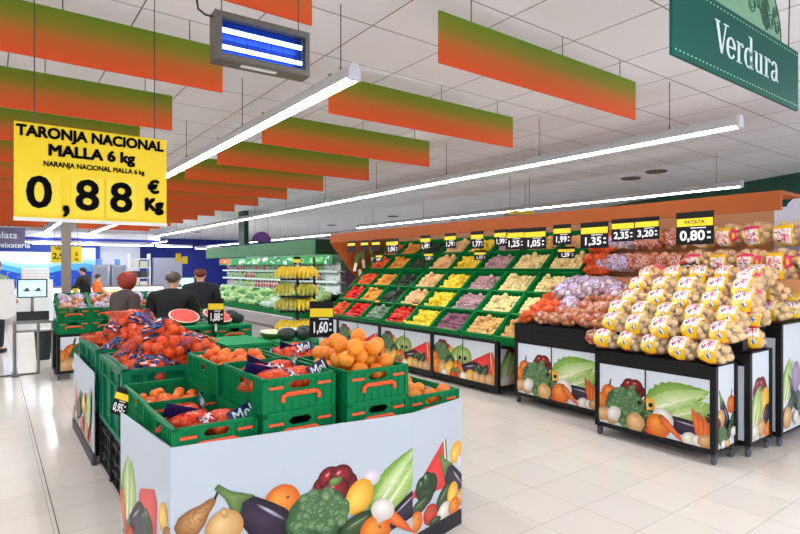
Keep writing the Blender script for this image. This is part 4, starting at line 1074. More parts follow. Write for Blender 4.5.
P_SC = Proto(crate_fn(.585, .385, .15, mat('shelf_crate_green', (0, 126, 58), .5, spec=.15, vary=.05), False, False))
for rn, x0, z0, tilt in ROWS:
    a = math.radians(tilt)
    for k in range(8):
        kd = kindrow[rn][k]; y = (YC[k] + YC[k + 1]) / 2
        pos = k + 1
        M = Matrix.Translation((x0, y, z0)) @ Euler((a, 0, -PI / 2)).to_matrix().to_4x4() @ Matrix.Translation((0, .20, 0))
        lb = 'green crate of %s in the %s row, %s from the right' % (NICE[kd], rn, ORD[k])
        c_ = P_SC.put(lb, M.to_translation(), M.to_euler()); W_ = .535
        if rn == 'lowest' and k == 0:
            M = Matrix.Translation((0, .13, 0)) @ M; c_.location = M.to_translation(); c_.scale = (.56, 1, 1); W_ = .29
        heap(M, W_, .335, .045 if kd not in ('avocado',) else .035, kd, RAD[kd], '%s in the %s row crate, %s column from the right' % (NICE[kd][:-1] if not NICE[kd].endswith('oes') else NICE[kd][:-2], rn, ORD[k]), '%s, %s row, %s crate' % (NICE[kd], rn, ORD[k]), 1, 100 + k * 7 + len(rn), .025, 1.0)
# lemons spilling onto the front rail and peppers likewise
q_ = random.Random(12)
for k in range(14):
    put_mesh('lemon', F['lemon'], 'lemon lying on the front edge below the lowest crate of lemons', 'lemon', (4.965 - .01 * (k % 2), 5.98 + k * .042, .735 + .02 * (k % 2)), (q_.uniform(0, 6), q_.uniform(0, 6), q_.uniform(0, 6)), 'lemons on the front edge')
for k in range(7):
    put_mesh('red_pepper', F['red_pepper'], 'red pepper lying on the front edge under the lowest left crates', 'pepper', (4.965, 8.02 + k * .085, .735), (q_.uniform(0, 6), q_.uniform(0, 6), q_.uniform(0, 6)), 'red peppers on the front edge')
M_LK = colmat('leek_skin', .45)
def leek_mesh():
    q = MB()
    for k in range(4):
        a = k * 1.57; dx, dy = .018 * math.cos(a), .018 * math.sin(a)
        q.col = lin((240, 244, 226)); q.tube([(dx, dy, 0), (dx, dy, .16)], .016, 8); q.col = lin((92, 140, 84)); q.tube([(dx, dy, .16), (dx * 1.4, dy * 1.4, .26), (dx * 2.6, dy * 2.6, .36)], [.016, .02, .008], 8)
    return q.mesh('leek_bunch', M_LK, True)
lk = leek_mesh()
for i in range(6):
    put_mesh('leek_bunch', lk, 'white and green leek bunch at the far end of the top row, %s one' % ORD[i], 'leek', (5.62 + .11 * i, 9.04 - .02 * (i % 2), 1.50 + .03 * i), (.1, PI - .25 if i % 2 else .2, i), None)

# price cards under the canopy: y, z, w, h, digits, name
for i, (y, z, w_, h_, dg, nm, lb) in enumerate((
 (8.38, 1.93, .22, .17, '', None, 'leftmost small card'), (7.95, 1.93, .20, .15, '', None, 'second small card from the left'), (7.6, 1.925, .2, .15, '', None, 'third small card from the left'),
 (7.14, 1.90, .28, .20, '1,04', None, 'card above the golden loquats'), (6.30, 1.92, .2, .19, '1,49', None, 'card above the avocados'), (5.755, 1.93, .2, .18, '1,79', None, 'card above the peaches'),
 (5.225, 1.92, .2, .2, '1,77', None, 'upper card at the lemons'), (4.80, 1.93, .19, .18, '1,99', None, 'card at the dusty plums'), (4.575, 1.905, .25, .22, '1,25', None, 'left card over the pale apples'),
 (4.265, 1.90, .27, .22, '1,05', None, 'right card over the pale apples'), (3.88, 1.925, .2, .2, '1,99', None, '1,99 card above the 1,29 card'), (3.47, 1.90, .28, .24, '1,35', None, '1,35 card above the orange onion nets'),
 (3.14, 1.935, .21, .2, '2,35', None, '2,35 card above the garlic nets'), (2.885, 1.94, .21, .19, '3,20', None, '3,20 card above the onion nets'), (2.43, 1.915, .28, .26, '0,80', 'PATATA', '0,80 potato card'))):
    t = price_tag('black price card under the canopy, ' + lb, (5.145, y, z + .015), -PI / 2, w_ * 1.2, h_ * 1.15, dg, nm)
    q = MB(); q.box(-.004, .004, .001, .004, h_ * .575, max(h_ * .575 + .01, 2.05 - z - .015)); q.build('hanger', TAGB, t)
for y, z, w_, h_, dg, lb in ((7.59, 1.735, .17, .13, '0,99', 'lower card above the orange tomatoes'), (6.295, 1.735, .18, .13, '1,49', 'lower card at the avocados'), (5.225, 1.735, .18, .13, '1,10', 'lower card at the lemons'), (3.865, 1.74, .19, .13, '1,29', '1,29 card below the 1,99 card')):
    t = price_tag('small black and yellow price card, ' + lb, (5.2, y, z), -PI / 2, w_ * 1.2, h_, dg)
    q = MB(); q.box(-.003, .003, .001, .004, h_ / 2, 2.16 - z); q.build('hanger', TAGB, t)
for y, lb in ((7.62, 'artichokes'), (6.6, 'lemons')):
    price_tag('small yellow topped price card standing in the lowest row at the ' + lb, (5.18, y, .99), -PI / 2, .15, .1, '', None, -.3)

# ------------------------------------------------------------------ trolley stands in front of the shelf
def caster_part(q_t, x, y):
    q = MB(); q.lathe([(.032, -.013), (.036, -.008), (.036, .008), (.032, .013)], 14, M=Matrix.Translation((x, y, .036)) @ Matrix.Rotation(PI / 2, 4, 'X')); o = q.build('caster', CASTW, q_t)
    q = MB(); q.box(x - .02, x + .02, y - .018, y - .014, .03, .09); q.box(x - .02, x + .02, y + .014, y + .018, .03, .09); q.box(x - .025, x + .025, y - .022, y + .022, .085, .10); q.build('fork', CASTW, o)
def stand(name, label, x0, x1, y0, y1, zt, fascia, pr=True, endv=None, holes=True, cast=True):
    """black-framed stand on casters: white printed doors face -x, end panel faces -y"""
    t = thing('display_stand', label, 'stand', ((x0 + x1) / 2, (y0 + y1) / 2, 0)); cx, cy = (x0 + x1) / 2, (y0 + y1) / 2
    P = .045
    for x in (x0, x1 - P):
        for y in (y0, y1 - P):
            q = MB(); q.box(x - cx, x + P - cx, y - cy, y + P - cy, .09, zt); q.build('post', SB, t)
    q = MB(); q.box(x0 + .004 - cx, x0 + .03 - cx, y0 + P - cy, y1 - P - cy, fascia, zt); f = q.build('fascia', SB, t)
    if holes:
        for z in ((fascia + zt) / 2,) if zt - fascia < .17 else (fascia + (zt - fascia) * .3, fascia + (zt - fascia) * .72):
            for y in (y0 + .2, y1 - .2):
                q = MB(); q.lathe([(.018, -.001), (.018, .003)], 12, M=Matrix.Translation((x0 + .003 - cx, y - cy, z)) @ Matrix.Rotation(PI / 2, 4, 'Y')); q.build('finger_hole', HOLE, f)
    if zt - fascia > .17:
        q = MB(); q.box(x0 - cx, x0 + .006 - cx, y0 + P - cy, y1 - P - cy, (fascia + zt) / 2 - .004, (fascia + zt) / 2 + .004); q.build('drawer_gap', HOLE, f)
    q = MB(); q.box(x0 + .004 - cx, x0 + .03 - cx, y0 + P - cy, y1 - P - cy, .09, .13); q.build('bottom_rail', SB, t)
    q = MB(); q.box(x0 - cx, x1 - cx, y0 - cy, y1 - cy, zt - .012, zt); q.build('deck', SB, t)
    q = MB(); q.box(x0 + .03 - cx, x1 - cx, y0 + .02 - cy, y1 - cy, .09, .11); q.build('base', SB, t)
    w_ = y1 - y0 - 2 * P; h_ = fascia - .13
    q = MB(); q.box(x0 + .01 - cx, x0 + .018 - cx, y0 + P - cy, y1 - P - cy, .13, fascia); d = q.build('door', DOORW, t)
    if pr:
        lay_print(print_doors(w_, h_), d, (x0 + .01 - cx, y1 - P - cy, .13), (0, -1, 0))
        m = y1 - P - w_ * .455 - cy
        q = MB(); q.box(x0 + .0015 - cx, x0 + .011 - cx, m - .004, m + .004, .13, fascia); q.build('door_gap', SB, d)
        for k in (-.05, .05):
            q = MB(); q.lathe([(.02, -.001), (.02, .003)], 14, M=Matrix.Translation((x0 + .0010 - cx, m + k, .13 + h_ * .46)) @ Matrix.Rotation(PI / 2, 4, 'Y')); q.build('finger_hole', HOLE, d)
    q = MB(); q.box(x0 + P - cx, x1 - P - cx, y0 + .012 - cy, y0 + .02 - cy, .12, zt - .012); e = q.build('side_panel', DOORW, t)
    if endv is not None: lay_print(print_end(x1 - x0 - 2 * P, zt - .135, endv), e, (x0 + P - cx, y0 + .012 - cy, .12), (1, 0, 0))
    for x in (x0 + .04, x1 - .04):
        for y in (y0 + .03, y1 - .03):
            if cast: caster_part(t, x - cx, y - cy)
    return t
stand('s1', 'front black-framed stand on casters carrying the yellow-labelled potato nets', 4.58, 4.98, 2.0, 3.08, .795, .675, True, 0)
stand('s2', 'black stand with two drawer rows carrying the onion and garlic nets', 4.90, 5.36, 3.22, 4.36, .925, .70, True, None)
stand('s3', 'middle stepped stand behind the front potato stand, end panel in view', 5.01, 5.47, 1.92, 3.18, .87, .75, False, 1, False)
stand('s4', 'tallest stepped stand at the right edge behind the potato stands', 5.52, 6.3, 1.87, 3.1, 1.08, .95, False, None, False)
p = Print(.69, .9)
p.cabbage(.14, .45, .4, .2, 1.2); p.aubergine(.3, .3, .3, .1, -.9); p.ell(.33, .46, .1, .14, (190, 170, 200), (150, 130, 170)); p.lemon(.5, .4, .08); p.pumpkin(.62, .4, .09); p.cucumber(.2, .22, .3, .12, .8); p.broccoli(.45, .2, .13); p.onion(.1, .12, .1); p.mushroom(.3, .1, .07); p.tomato(.6, .15, .08)
o = [x for x in bpy.data.objects if x.name.startswith('side_panel')][-1]
lay_print(p, o, (5.52 + .045 - 5.91, 1.882 - 2.485, .12), (1, 0, 0))

# sloping black trays that carry the nets
t = thing('net_tray', 'black stepped tray under the onion and garlic nets', 'tray', (0, 0, 0))
for k in range(3):
    q = MB(); q.box(5.14 + .14 * k, 5.28 + .14 * k, 3.26, 4.04, .93 + (.0 if k == 0 else .001), .99 + .08 * k); q.build('step', SB, t)
t = thing('net_tray', 'black stepped tray under the potato nets', 'tray', (0, 0, 0))
for k in range(3):
    q = MB(); q.box(5.02 + .16 * k, 5.18 + .16 * k, 1.98, 3.16, .872, .97 + .12 * k); q.build('step', SB, t)

rb = random.Random(21)
def lean(x=.25): return (rb.uniform(-x, x), rb.uniform(-x, x), -PI / 2 + rb.uniform(-.25, .25))
PR = [('bottom', 4.70, .80, 0, 5), ('second', 4.76, .955, 1, 5), ('third', 4.95, 1.06, 2, 5), ('fourth', 5.12, 1.17, 3, 5), ('fifth', 5.32, 1.29, 0, 5), ('sixth', 5.52, 1.38, 2, 5)]
n = 0
for rn, x, z, sh, cnt in PR:
    for k in range(cnt):
        y = 2.05 + .245 * k - (.06 if sh % 2 else 0)
        if y > 3.1: continue
        bag_in('potato', n * 3 + sh + k, 'potato net with yellow label, %s layer on the front stand, %s from right' % (rn, ORD[k]), (x + rb.uniform(-.02, .02), y, z), (rb.uniform(-.15, .2), rb.uniform(-.1, .1), -PI / 2 + rb.uniform(-.2, .2)))
        n += 1
for k, (x, y, z) in enumerate(((5.24, 2.02, .88), (5.26, 2.0, 1.05), (5.30, 2.04, 1.21), (5.50, 2.1, 1.36), (5.70, 1.98, 1.085), (5.72, 2.0, 1.25), (5.98, 1.98, 1.085), (6.0, 1.96, 1.25), (5.74, 2.12, 1.41), (5.95, 2.0, 1.42), (6.24, 1.98, 1.09), (6.24, 1.98, 1.26))):
    bag_in('potato', k, 'potato net at the right end of the stepped stands, %s from the left' % ORD[k], (x, y, z), (.1, rb.uniform(-.1, .1), -PI / 2 + rb.uniform(-.5, .9)))
# leftmost of the potato stand: mixed nets
for k, (x, y, z) in enumerate(((4.70, 3.16, .83), (4.85, 3.2, .97), (5.02, 3.22, 1.08))):
    bag_in('shallot', k, 'small mixed onion net at the left edge of the potatoes, %s from the front' % ORD[k], (x, y, z), lean())
# upper shelf: standing nets
for tier, x, z in (('lower', 6.04, 1.605), ('upper', 6.17, 1.87)):
    for k in range(6):
        bag_in('potato', k + (2 if tier == 'upper' else 0), 'upright potato net, %s tier of the upper shelf, %s from the right' % (tier, ORD[k]), (x, 1.50 + .25 * k, z), (1.3, 0, -PI / 2 + rb.uniform(-.12, .12)), None, 1.1)
    for k in range(5):
        bag_in('shallot', k, 'tan and red onion net, %s tier of the upper shelf, %s from right' % (tier, ORD[k]), (x - .02 - .03 * (k % 2), 2.98 + .125 * k, z - .01), (1.25, 0, -PI / 2 + rb.uniform(-.3, .3)), None, 1.38)
    for k in range(3):
        bag_in('garlic', k, 'white and purple garlic net, %s tier of the upper shelf, %s from right' % (tier, ORD[k]), (x - .05, 3.58 + .12 * k, z - .01), (1.2, 0, -PI / 2 + rb.uniform(-.3, .3)), None, 1.42)
    for k in range(4):
        bag_in('onion', k, 'plain orange net, %s tier, left end of the upper shelf, %s one' % (tier, ORD[k]), (x - .14, 3.86 + .14 * (k % 2), z - .12 + .12 * (k // 2)), (.3, 0, -PI / 2 + rb.uniform(-.2, .2)))
# onion stand slope
SL = [(5.0, .935), (5.14, 1.0), (5.27, 1.06), (5.40, 1.13), (5.53, 1.18), (5.64, 1.22)]
for r_, (x, z0_) in enumerate(SL):
    for k in range(6):
        y = 3.30 + .185 * k; kd = 'shallot'; z = z0_
        if k >= 5 or (k == 4 and r_ in (1, 2)): kd = 'onion'
        elif r_ >= 4 and k >= 1: kd = 'garlic'
        elif r_ in (2, 3) and k in (3, 4): kd = 'garlic'
        if kd == 'onion' and r_ > 3: continue
        if kd == 'garlic' and k in (2, 3, 4) and r_ > 2: z += .07
        bag_in(kd, r_ + k, '%s net on the onion stand, %s row from front, %s from right' % ({'shallot': 'tan and red onion', 'onion': 'orange', 'garlic': 'white and purple garlic'}[kd], ORD[r_], ORD[k]), (x, y, z), lean(.3))
DKF = [('red_film_bag', (206, 40, 46), 5.90, 2.86, 1.52), ('dark_film_bag', (34, 30, 36), 5.86, 2.78, 1.50), ('red_film_bag', (226, 60, 90), 5.62, 3.05, 1.46), ('dark_film_bag', (40, 36, 30), 5.7, 2.8, 1.47)]
for i, (nm, c, x, y, z) in enumerate(DKF):
    q = MB(); q.col = lin(c); st = streaks(c, [(.25, (240, 220, 200)), (.05, tuple(min(255, int(v * 1.3)) for v in c))], 9, i + 3)
    q.ball((0, 0, 0), (.09, .11, .08), 20, 14, lambda d: 1 + .18 * noise.noise(d * 3.1)); q.c = [lin(st(v[1] * 4, v[2] * 4)) for v in q.v]
    put_mesh(nm, q.mesh(nm, FILM, True, 80), '%s printed bag between the onion nets and potatoes, %s one' % (nm.split('_')[0], ['rear', 'front', 'left', 'right'][i]), 'bag', (x, y, z + .06), (0, 0, i))

# ------------------------------------------------------------------ green chilled case along the far side
CGN = mat('case_green', (8, 92, 34), .45); CGD = mat('case_green_dark', (8, 52, 28), .5); CWH = mat('case_white', (226, 232, 230), .4)
CY0, CY1 = 9.85, 16.8
t = thing('chilled_case', 'long open chilled case with green canopy full of bagged salad', 'fridge', (5.4, 13.9, 0))
def cbox(q, x0, x1, y0, y1, z0, z1): q.box(x0 - 5.4, x1 - 5.4, y0 - 13.9, y1 - 13.9, z0, z1)
q = MB(); cbox(q, 5.2, 5.24, CY0, CY1, 1.84, 2.12); cbox(q, 5.2, 6.5, CY0, CY1, 2.12, 2.14); q.build('canopy', CGN, t)
q = MB(); cbox(q, 5.2, 6.5, CY0 - .02, CY0, 1.84, 2.14); q.build('canopy_end', CGD, t)
q = MB(); cbox(q, 6.44, 6.5, CY0, CY1, 0, 2.12); q.build('back', CWH, t)
q = MB(); q.prism([(4.74 - 5.4, 0), (4.74 - 5.4, .52), (4.70 - 5.4, .58), (4.72 - 5.4, .60), (4.80 - 5.4, .56), (6.44 - 5.4, .56), (6.44 - 5.4, 0)], 1, CY0 - 13.9, CY1 - 13.9); q.build('base', mat('case_base', (168, 164, 164), .4), t)
q = MB(); cbox(q, 4.735, 4.742, CY0, CY1, .30, .36); q.build('bumper', mat('case_bumper', (110, 96, 92), .5), t)
q = MB(); cbox(q, 5.9, 6.44, CY0 - .04, CY0 - .02, .56, 2.1); q.build('end_wall', mat('case_end', (92, 70, 92), .5), t)
for z in (1.50, 1.28, 1.05):
    q = MB(); cbox(q, 5.72, 6.44, CY0, CY1, z - .025, z - .004); q.build('shelf', CWH, t)
    q = MB(); cbox(q, 5.705, 5.72, CY0, CY1, z - .035, z + .012); q.build('price_rail', mat('rail_pale', (214, 228, 224), .4), t)
q = MB(); cbox(q, 5.24, 5.27, CY0 + .1, CY1 - .1, 1.86, 1.885); q.build('case_lamp', mat('case_light', (226, 255, 240), .5, emit=5.0), t)
fr = Print(CY1 - CY0, .20)
rr = random.Random(6)
fr.poly([(0, 0), (6.95, 0), (6.95, .2), (0, .2)], (30, 168, 84), (30, 150, 74))
for k in range(46):
    x = rr.uniform(0, 6.9); c = rr.choice([(240, 255, 240), (120, 220, 120), (16, 120, 56), (250, 250, 250), (180, 236, 150)])
    fr.ell(x, rr.uniform(.04, .16), rr.uniform(.04, .2), rr.uniform(.012, .07), c, c, rr.uniform(-.3, .3), 12)
fr.ell(.35, .12, .3, .09, (250, 130, 60), (236, 100, 50)); fr.ell(.75, .11, .24, .1, (250, 160, 90), (226, 110, 60)); fr.ell(.5, .1, .08, .05, (255, 240, 200), (250, 200, 150))
o = lay_print(fr, t, (5.60 - 5.4, CY1 - 13.9, 1.64), (0, -1, 0), 'printed_frieze')
q = MB(); cbox(q, 5.604, 5.62, CY0, CY1, 1.64, 1.84); q.build('frieze_board', CGN, t)
M_SB = colmat('salad_film', .3, .5)
def pouch_mesh(cols, seed):
    q = MB(); q.ball((0, 0, .085), (.085, .05, .085), 12, 9, lambda d: 1 + .12 * noise.noise(d * 2.6 + Vector((seed, 0, 0)))); st = streaks(cols[0], [(.28, cols[1]), (.02, cols[2]), (-.25, cols[3])], 22, seed)
    q.c = [lin(st(v[0] + v[2], v[1] * 3 + v[2])) for v in q.v]; return q.mesh('salad_bag', M_SB, True, 80)
POUCH = {'pale green': pouch_mesh([(190, 216, 150), (240, 246, 236), (150, 194, 110), (96, 150, 66)], 1), 'white': pouch_mesh([(228, 236, 236), (244, 248, 250), (170, 200, 186), (120, 160, 130)], 2),
         'pink and white': pouch_mesh([(226, 190, 186), (244, 240, 238), (214, 110, 116), (150, 46, 76)], 3), 'green': pouch_mesh([(130, 186, 96), (236, 246, 230), (170, 210, 130), (80, 140, 60)], 4), 'purple': pouch_mesh([(214, 196, 220), (246, 244, 248), (140, 70, 130), (200, 170, 210)], 5)}
kinds = {'top': ['pale green', 'white', 'pale green', 'green', 'pink and white', 'white', 'pink and white', 'purple'], 'middle': ['white', 'pale green', 'white', 'pale green', 'pale green', 'pink and white', 'pale green', 'white'], 'bottom': ['white', 'white', 'pale green', 'pink and white', 'pink and white', 'green', 'pale green', 'purple']}
rs = random.Random(31)
for sh, z in (('top', 1.50), ('middle', 1.28), ('bottom', 1.05)):
    for k in range(34):
        y = CY0 + .75 + k * .18; kd = kinds[sh][min(7, int(k / 4.3))]
        if rs.random() < .25: kd = rs.choice(kinds[sh])
        put_mesh('salad_bag', POUCH[kd], '%s bag of salad on the %s shelf of the green chilled case' % (kd, sh), 'salad bag', (5.80 + rs.uniform(-.01, .02), y, z), (.0, rs.uniform(-.15, .1), PI / 2 + rs.uniform(-.25, .25)), '%s bags, %s chilled shelf' % (kd, sh), (1.05, 1.0, rs.uniform(.95, 1.12)))
M_LT = colmat('lettuce_leaf', .5)
def lettuce_mesh(c0, c1, seed):
    q = MB(); q.ball((0, 0, .07), (.1, .1, .085), 16, 11, lambda d: 1 + .2 * noise.noise(d * 3.3 + Vector((seed, 0, 0)))); q.c = [lin(rim(c0, c1, max(0, min(1, .5 + 1.4 * noise.noise(Vector(v) * 26))))) for v in q.v]; return q.mesh('lettuce', M_LT, True, 80)
LET = {'pale': lettuce_mesh((224, 236, 190), (110, 164, 70), 1), 'white': lettuce_mesh((246, 250, 244), (150, 196, 160), 3), 'green': lettuce_mesh((120, 186, 100), (10, 96, 46), 5)}
for r_, (x, z) in enumerate(((4.98, .66), (5.2, .74), (5.42, .82), (5.62, .90))):
    for k in range(29):
        kd = 'white' if k < 9 and r_ < 2 else ('green' if (k * 5 + r_ * 3) % 7 in (3, 5) else 'pale')
        put_mesh('lettuce', LET[kd], '%s lettuce on the sloping lower deck of the chilled case, row %s from the front' % (kd, ORD[r_]), 'lettuce', (x, CY0 + .25 + .228 * k, z), (rs.uniform(-.3, .3), rs.uniform(-.3, .3), rs.uniform(0, 6)), '%s lettuces, chilled deck row %s' % (kd, ORD[r_]), rs.uniform(.9, 1.15))
for k in range(11):
    M = Matrix.Translation((4.93, CY0 + .32 + .615 * k, .585)) @ Euler((.33, 0, -PI / 2)).to_matrix().to_4x4() @ Matrix.Translation((0, .0, 0))
    P_SC.put('green crate tray on the chilled case deck, %s from the near end' % ORD[k], (4.94, CY0 + .32 + .615 * k, .565), (.0, 0, -PI / 2))
q = MB(); q.prism([(5.14 - 5.4, .60), (6.0 - 5.4, .92), (6.0 - 5.4, .6)], 1, CY0 - 13.9, CY1 - 13.9); q.build('deck_slope', CGD, t)
def bottle_mesh():
    q = MB(); q.col = lin((236, 244, 242)); q.lathe([(.035, 0), (.038, .01), (.038, .11), (.03, .14), (.014, .16), (.014, .175)], 12); q.col = lin((246, 250, 255)); q.lathe([(.017, .168), (.017, .19), (.012, .195)], 10); return q.mesh('bottle', M_SB, True)
bt = bottle_mesh()
for sh, z in (('top', 1.50), ('middle', 1.28), ('bottom', 1.05)):
    for k in range(7):
        put_mesh('bottle', bt, 'white bottle at the near end of the %s shelf of the chilled case' % sh, 'bottle', (5.80, CY0 + .06 + .09 * k, z), (0, 0, 0), 'white bottles, %s chilled shelf' % sh, 1.0)
q = MB(); q.box(5.34, 5.46, 14.05, 14.45, 2.145, H); tag(q.build('green_post', CGD), 'dark green square post between chilled case canopy and ceiling', 'post')

# ------------------------------------------------------------------ banana stand
t = thing('banana_stand', 'black tiered stand for bananas behind the fruit island', 'stand', (3.57, 7.3, 0))
q = MB(); q.box(-.015, .015, -.015, .015, .03, 1.56); q.build('post', SB, t)
q = MB(); q.box(.19, .215, -.14, -.115, .03, 1.72); q.build('post', SB, t)
q = MB(); q.box(-.25, .25, -.22, .22, 0, .03); q.build('base', SB, t)
TIERS = [(1.40, 'top'), (1.155, 'second'), (.945, 'third'), (.63, 'lowest')]
for z, nm in TIERS:
    q = MB(); M = Matrix.Rotation(-.64, 4, 'Z'); q.obox((.42, .34, .014), M @ Matrix.Translation((0, 0, z - .007))); q.obox((.42, .01, .03), M @ Matrix.Translation((0, -.17, z + .005))); q.build('tray', SB, t)
price_tag('black and yellow price card on top of the banana stand', (3.55, 7.27, 1.63), -.64, .1, .2, '1,99', None)
M_BA = mat('banana_peel', (246, 206, 50), .4, vary=.06, nz=.1, nscale=30); M_BG = mat('green_banana_peel', (196, 186, 70), .45, nz=.3, nscale=30); M_BT = mat('banana_tip', (74, 56, 30), .6)
def banana_bunch(m, n=5):
    def f():
        t = thing('banana_bunch', '', 'bananas')
        q = MB(); q.tube([(0, .0, .10), (0, -.01, .125)], [.016, .012], 8); q.build('stem', M_BT, t)
        for ly in range(2):
            for k in range(n - ly):
                a = (k - (n - ly - 1) / 2) * .22; pts = []
                for i in range(9):
                    u = i / 8; r_ = (.03 + .105 * math.sin(u * 1.5)) * (1 - .3 * ly); z = .105 + .03 * ly - .10 * u ** 1.9 + .02 * math.sin(u * 3)
                    pts.append((math.sin(a) * .05 + a * .2 * min(1, u * 2.2), -r_ + .04, z + .012 * abs(a)))
                q = MB(); q.tube(pts, [.010, .019, .025, .027, .027, .026, .023, .015, .007], 8); q.build('banana', m, t, True, 80)
        return t
    return f
P_BY = Proto(banana_bunch(M_BA)); P_BG = Proto(banana_bunch(M_BG))
for z, nm in TIERS:
    for k in range(4):
        pr = P_BY if nm in ('top', 'lowest') or (nm == 'third' and k > 1) else P_BG
        u, v = ((-.14, -.06), (.0, -.07), (.14, -.06), (.03, .08))[k]; c, s_ = math.cos(-.64), math.sin(-.64)
        if nm == 'second' and k == 1: continue
        pr.put('%s banana bunch on the %s tier of the black stand, %s' % ('yellow' if pr is P_BY else 'green yellow', nm, ('left', 'middle', 'right', 'rear')[k]), (3.57 + u * c - v * s_, 7.3 + u * s_ + v * c, z), (0, 0, -.64 + (k - 1) * .35), None, 1.12)

# ------------------------------------------------------------------ far left: crate stand, weighing scale, fish counter
t = stand('s5', 'far black-framed stand carrying stacked crates behind the shoppers', -.3, .3, -.82, .82, .64, .60, True, None, False)
t.location = (1.55, 9.25, 0); t.rotation_euler = (0, 0, PI / 2)
for k in range(4):
    cr('green crate on the far stand, %s column from the left, bottom' % ORD[k], .94 + .405 * k, 9.25, .642)
    P_CR.put('tilted green crate on the far stand, %s column from the left, top' % ORD[k], (.94 + .405 * k, 9.25, .925), (.34, 0, 0))
    for j in range(6):
        y = 9.07 + .16 * (j // 2)
        bag_in('garlic' if (j + k) % 3 else 'shallot', j, 'pale net in the tilted far crates, %s column from the left, %s one' % (ORD[k], ORD[j]), (.86 + .405 * k + .16 * (j % 2), y, .925 + (y - 9.25) * .36 + .075), (.34, .1, j * 1.3), None, 1.05)
SCR = colmat('lit_screen', .3, .3, emit=.3); PLB = mat('plastic_black', (22, 22, 26), .35); DGREY = mat('dark_grey', (40, 42, 46), .45)
t = thing('scale', 'self-service weighing scale with lit screen and dark platter on a steel table', 'scale', (.5, 9.9, .775))
q = MB(); q.box(-.19, .19, 0, .035, .345, .625); m = q.build('monitor', PLB, t)
p = Print(.345, .245); p.poly([(0, 0), (.345, 0), (.345, .245), (0, .245)], (206, 238, 246), (186, 228, 240))
for x in (.1, .24): p.ell(x, .09, .045, .014, (60, 72, 84), (40, 50, 60)); p.ell(x + .005, .11, .022, .022, (70, 84, 96), (50, 60, 70))
so = p.build('screen', SCR, m); so.matrix_local = Matrix(((1, 0, 0, -.172), (0, 0, -1, -.0005), (0, 1, 0, .362), (0, 0, 0, 1)))
q = MB(); q.box(-.02, .02, .02, .05, .1, .36); q.build('mast', STEEL, t)
q = MB(); q.box(-.2, .2, -.15, .12, 0, .03); q.build('body', STEEL, t)
q = MB(); q.box(-.2, .2, -.16, -.13, .02, .15); q.box(-.19, .19, -.15, .1, .03, .05); q.build('platter', DGREY, t)
t = thing('steel_table', 'steel table on slim legs under the weighing scale', 'table', (.52, 9.9, 0))
q = MB(); q.box(-.26, .27, -.17, .17, .745, .775); q.build('table_top', STEEL, t)
q = MB(); q.box(-.26, .27, -.17, .17, .62, .635); q.build('lower_shelf', STEEL, t)
for x, y in ((-.24, -.15), (.045, -.15), (.25, -.15), (-.24, .15), (.25, .15)):
    q = MB(); q.tube([(x, y, 0), (x, y, .745)], .02, 10); q.build('leg', STEEL, t)
q = MB(); q.box(-.55, .05, -.17, -.13, 0, .02); q.box(-.28, -.2, -.3, .1, 0, .02); q.build('foot_bar', mat('foot_grey', (96, 92, 90), .5), t)
P2_ = [dup(bpy.data.objects['scale'], 'second weighing scale with lit screen seen between the two dark jackets', (2.85, 10.5, .775), (0, 0, -.25)), dup(bpy.data.objects['steel_table'], 'steel table under the second weighing scale behind the shoppers', (2.87, 10.5, 0), (0, 0, -.25))]
for x, y, hh, lb in ((.72, 11.2, .46, 'left'), (.95, 11.4, .42, 'right')):
    t = thing('waste_bin', 'dark bin on the floor beyond the steel table, %s one' % lb, 'bin', (x, y, 0))
    q = MB(); q.lathe([(.10, 0), (.13, hh), (.12, hh), (.09, .02)], 16); q.build('body', mat('bin_dark', (26, 40, 34), .5), t); q = MB(); q.lathe([(.135, hh), (.135, hh + .03), (.001, hh + .035)], 16); q.build('lid', PLB, t)
t = thing('carrier_bags', 'bundle of white plastic carrier bags hanging left of the scale', 'bags', (.16, 9.2, .88))
q = MB(); q.prism([(-.16, .04), (-.1, 0), (.0, -.01), (.10, .03), (.125, .12), (.11, .32), (.09, .53), (-.16, .53)], 1, -.05, .05); q.build('bag', mat('bag_white', (236, 236, 232), .35, nz=.05, nscale=12), t)
q = MB(); q.tube([(.02, 0, .53), (.02, 0, .60), (.02, .08, .62), (.05, .4, .62)], .008, 6); q.build('hook', STEEL, t)
q = MB(); q.box(-.2, -.18, -.02, .02, -.88, .55); q.build('pole', STEEL, t)
t = thing('steel_column', 'slim grey steel column rising behind the yellow price board', 'column', (.93, 9.85, 0))
q = MB(); q.box(-.06, .06, -.06, .06, 0, H); q.build('shaft', mat('column_taupe', (148, 136, 126), .5), t)
q = MB(); q.box(.08, .15, -.08, -.07, 1.13, 1.25); o = q.build('small_card', YEL, t)

# fish counter
MUR = thing('mural_panel', 'blue and white seascape mural behind the fish counter', 'panel', (-.6, 21.5, .75))
p = Print(3.6, 1.6); p.poly([(0, 0), (3.6, 0), (3.6, 1.6), (0, 1.6)], (28, 84, 196), (20, 62, 176))
def band(pts, c0, c1):
    p.z += .0001
    for (x0, y0), (x1, y1) in zip(pts, pts[1:]):
        p.tri(((x0, y0), (x1, y1), (x1, 1.5)), (lin(c0), lin(c0), lin(c1))); p.tri(((x0, y0), (x1, 1.5), (x0, 1.5)), (lin(c0), lin(c1), lin(c1)))
band([(0, .72), (.8, .78), (1.4, .62), (2, .6), (2.6, .76), (3.2, .7), (3.5, .66)], (84, 176, 236), (84, 176, 236))
band([(0, .86), (.8, .95), (1.4, .80), (2, .78), (2.6, .93), (3.2, .96), (3.5, .9)], (150, 214, 246), (236, 242, 250))
band([(0, 1.02), (.8, 1.05), (1.4, .94), (2, .92), (2.6, 1.05), (3.2, 1.1), (3.5, 1.1)], (240, 238, 244), (246, 244, 248))
rr = random.Random(8)
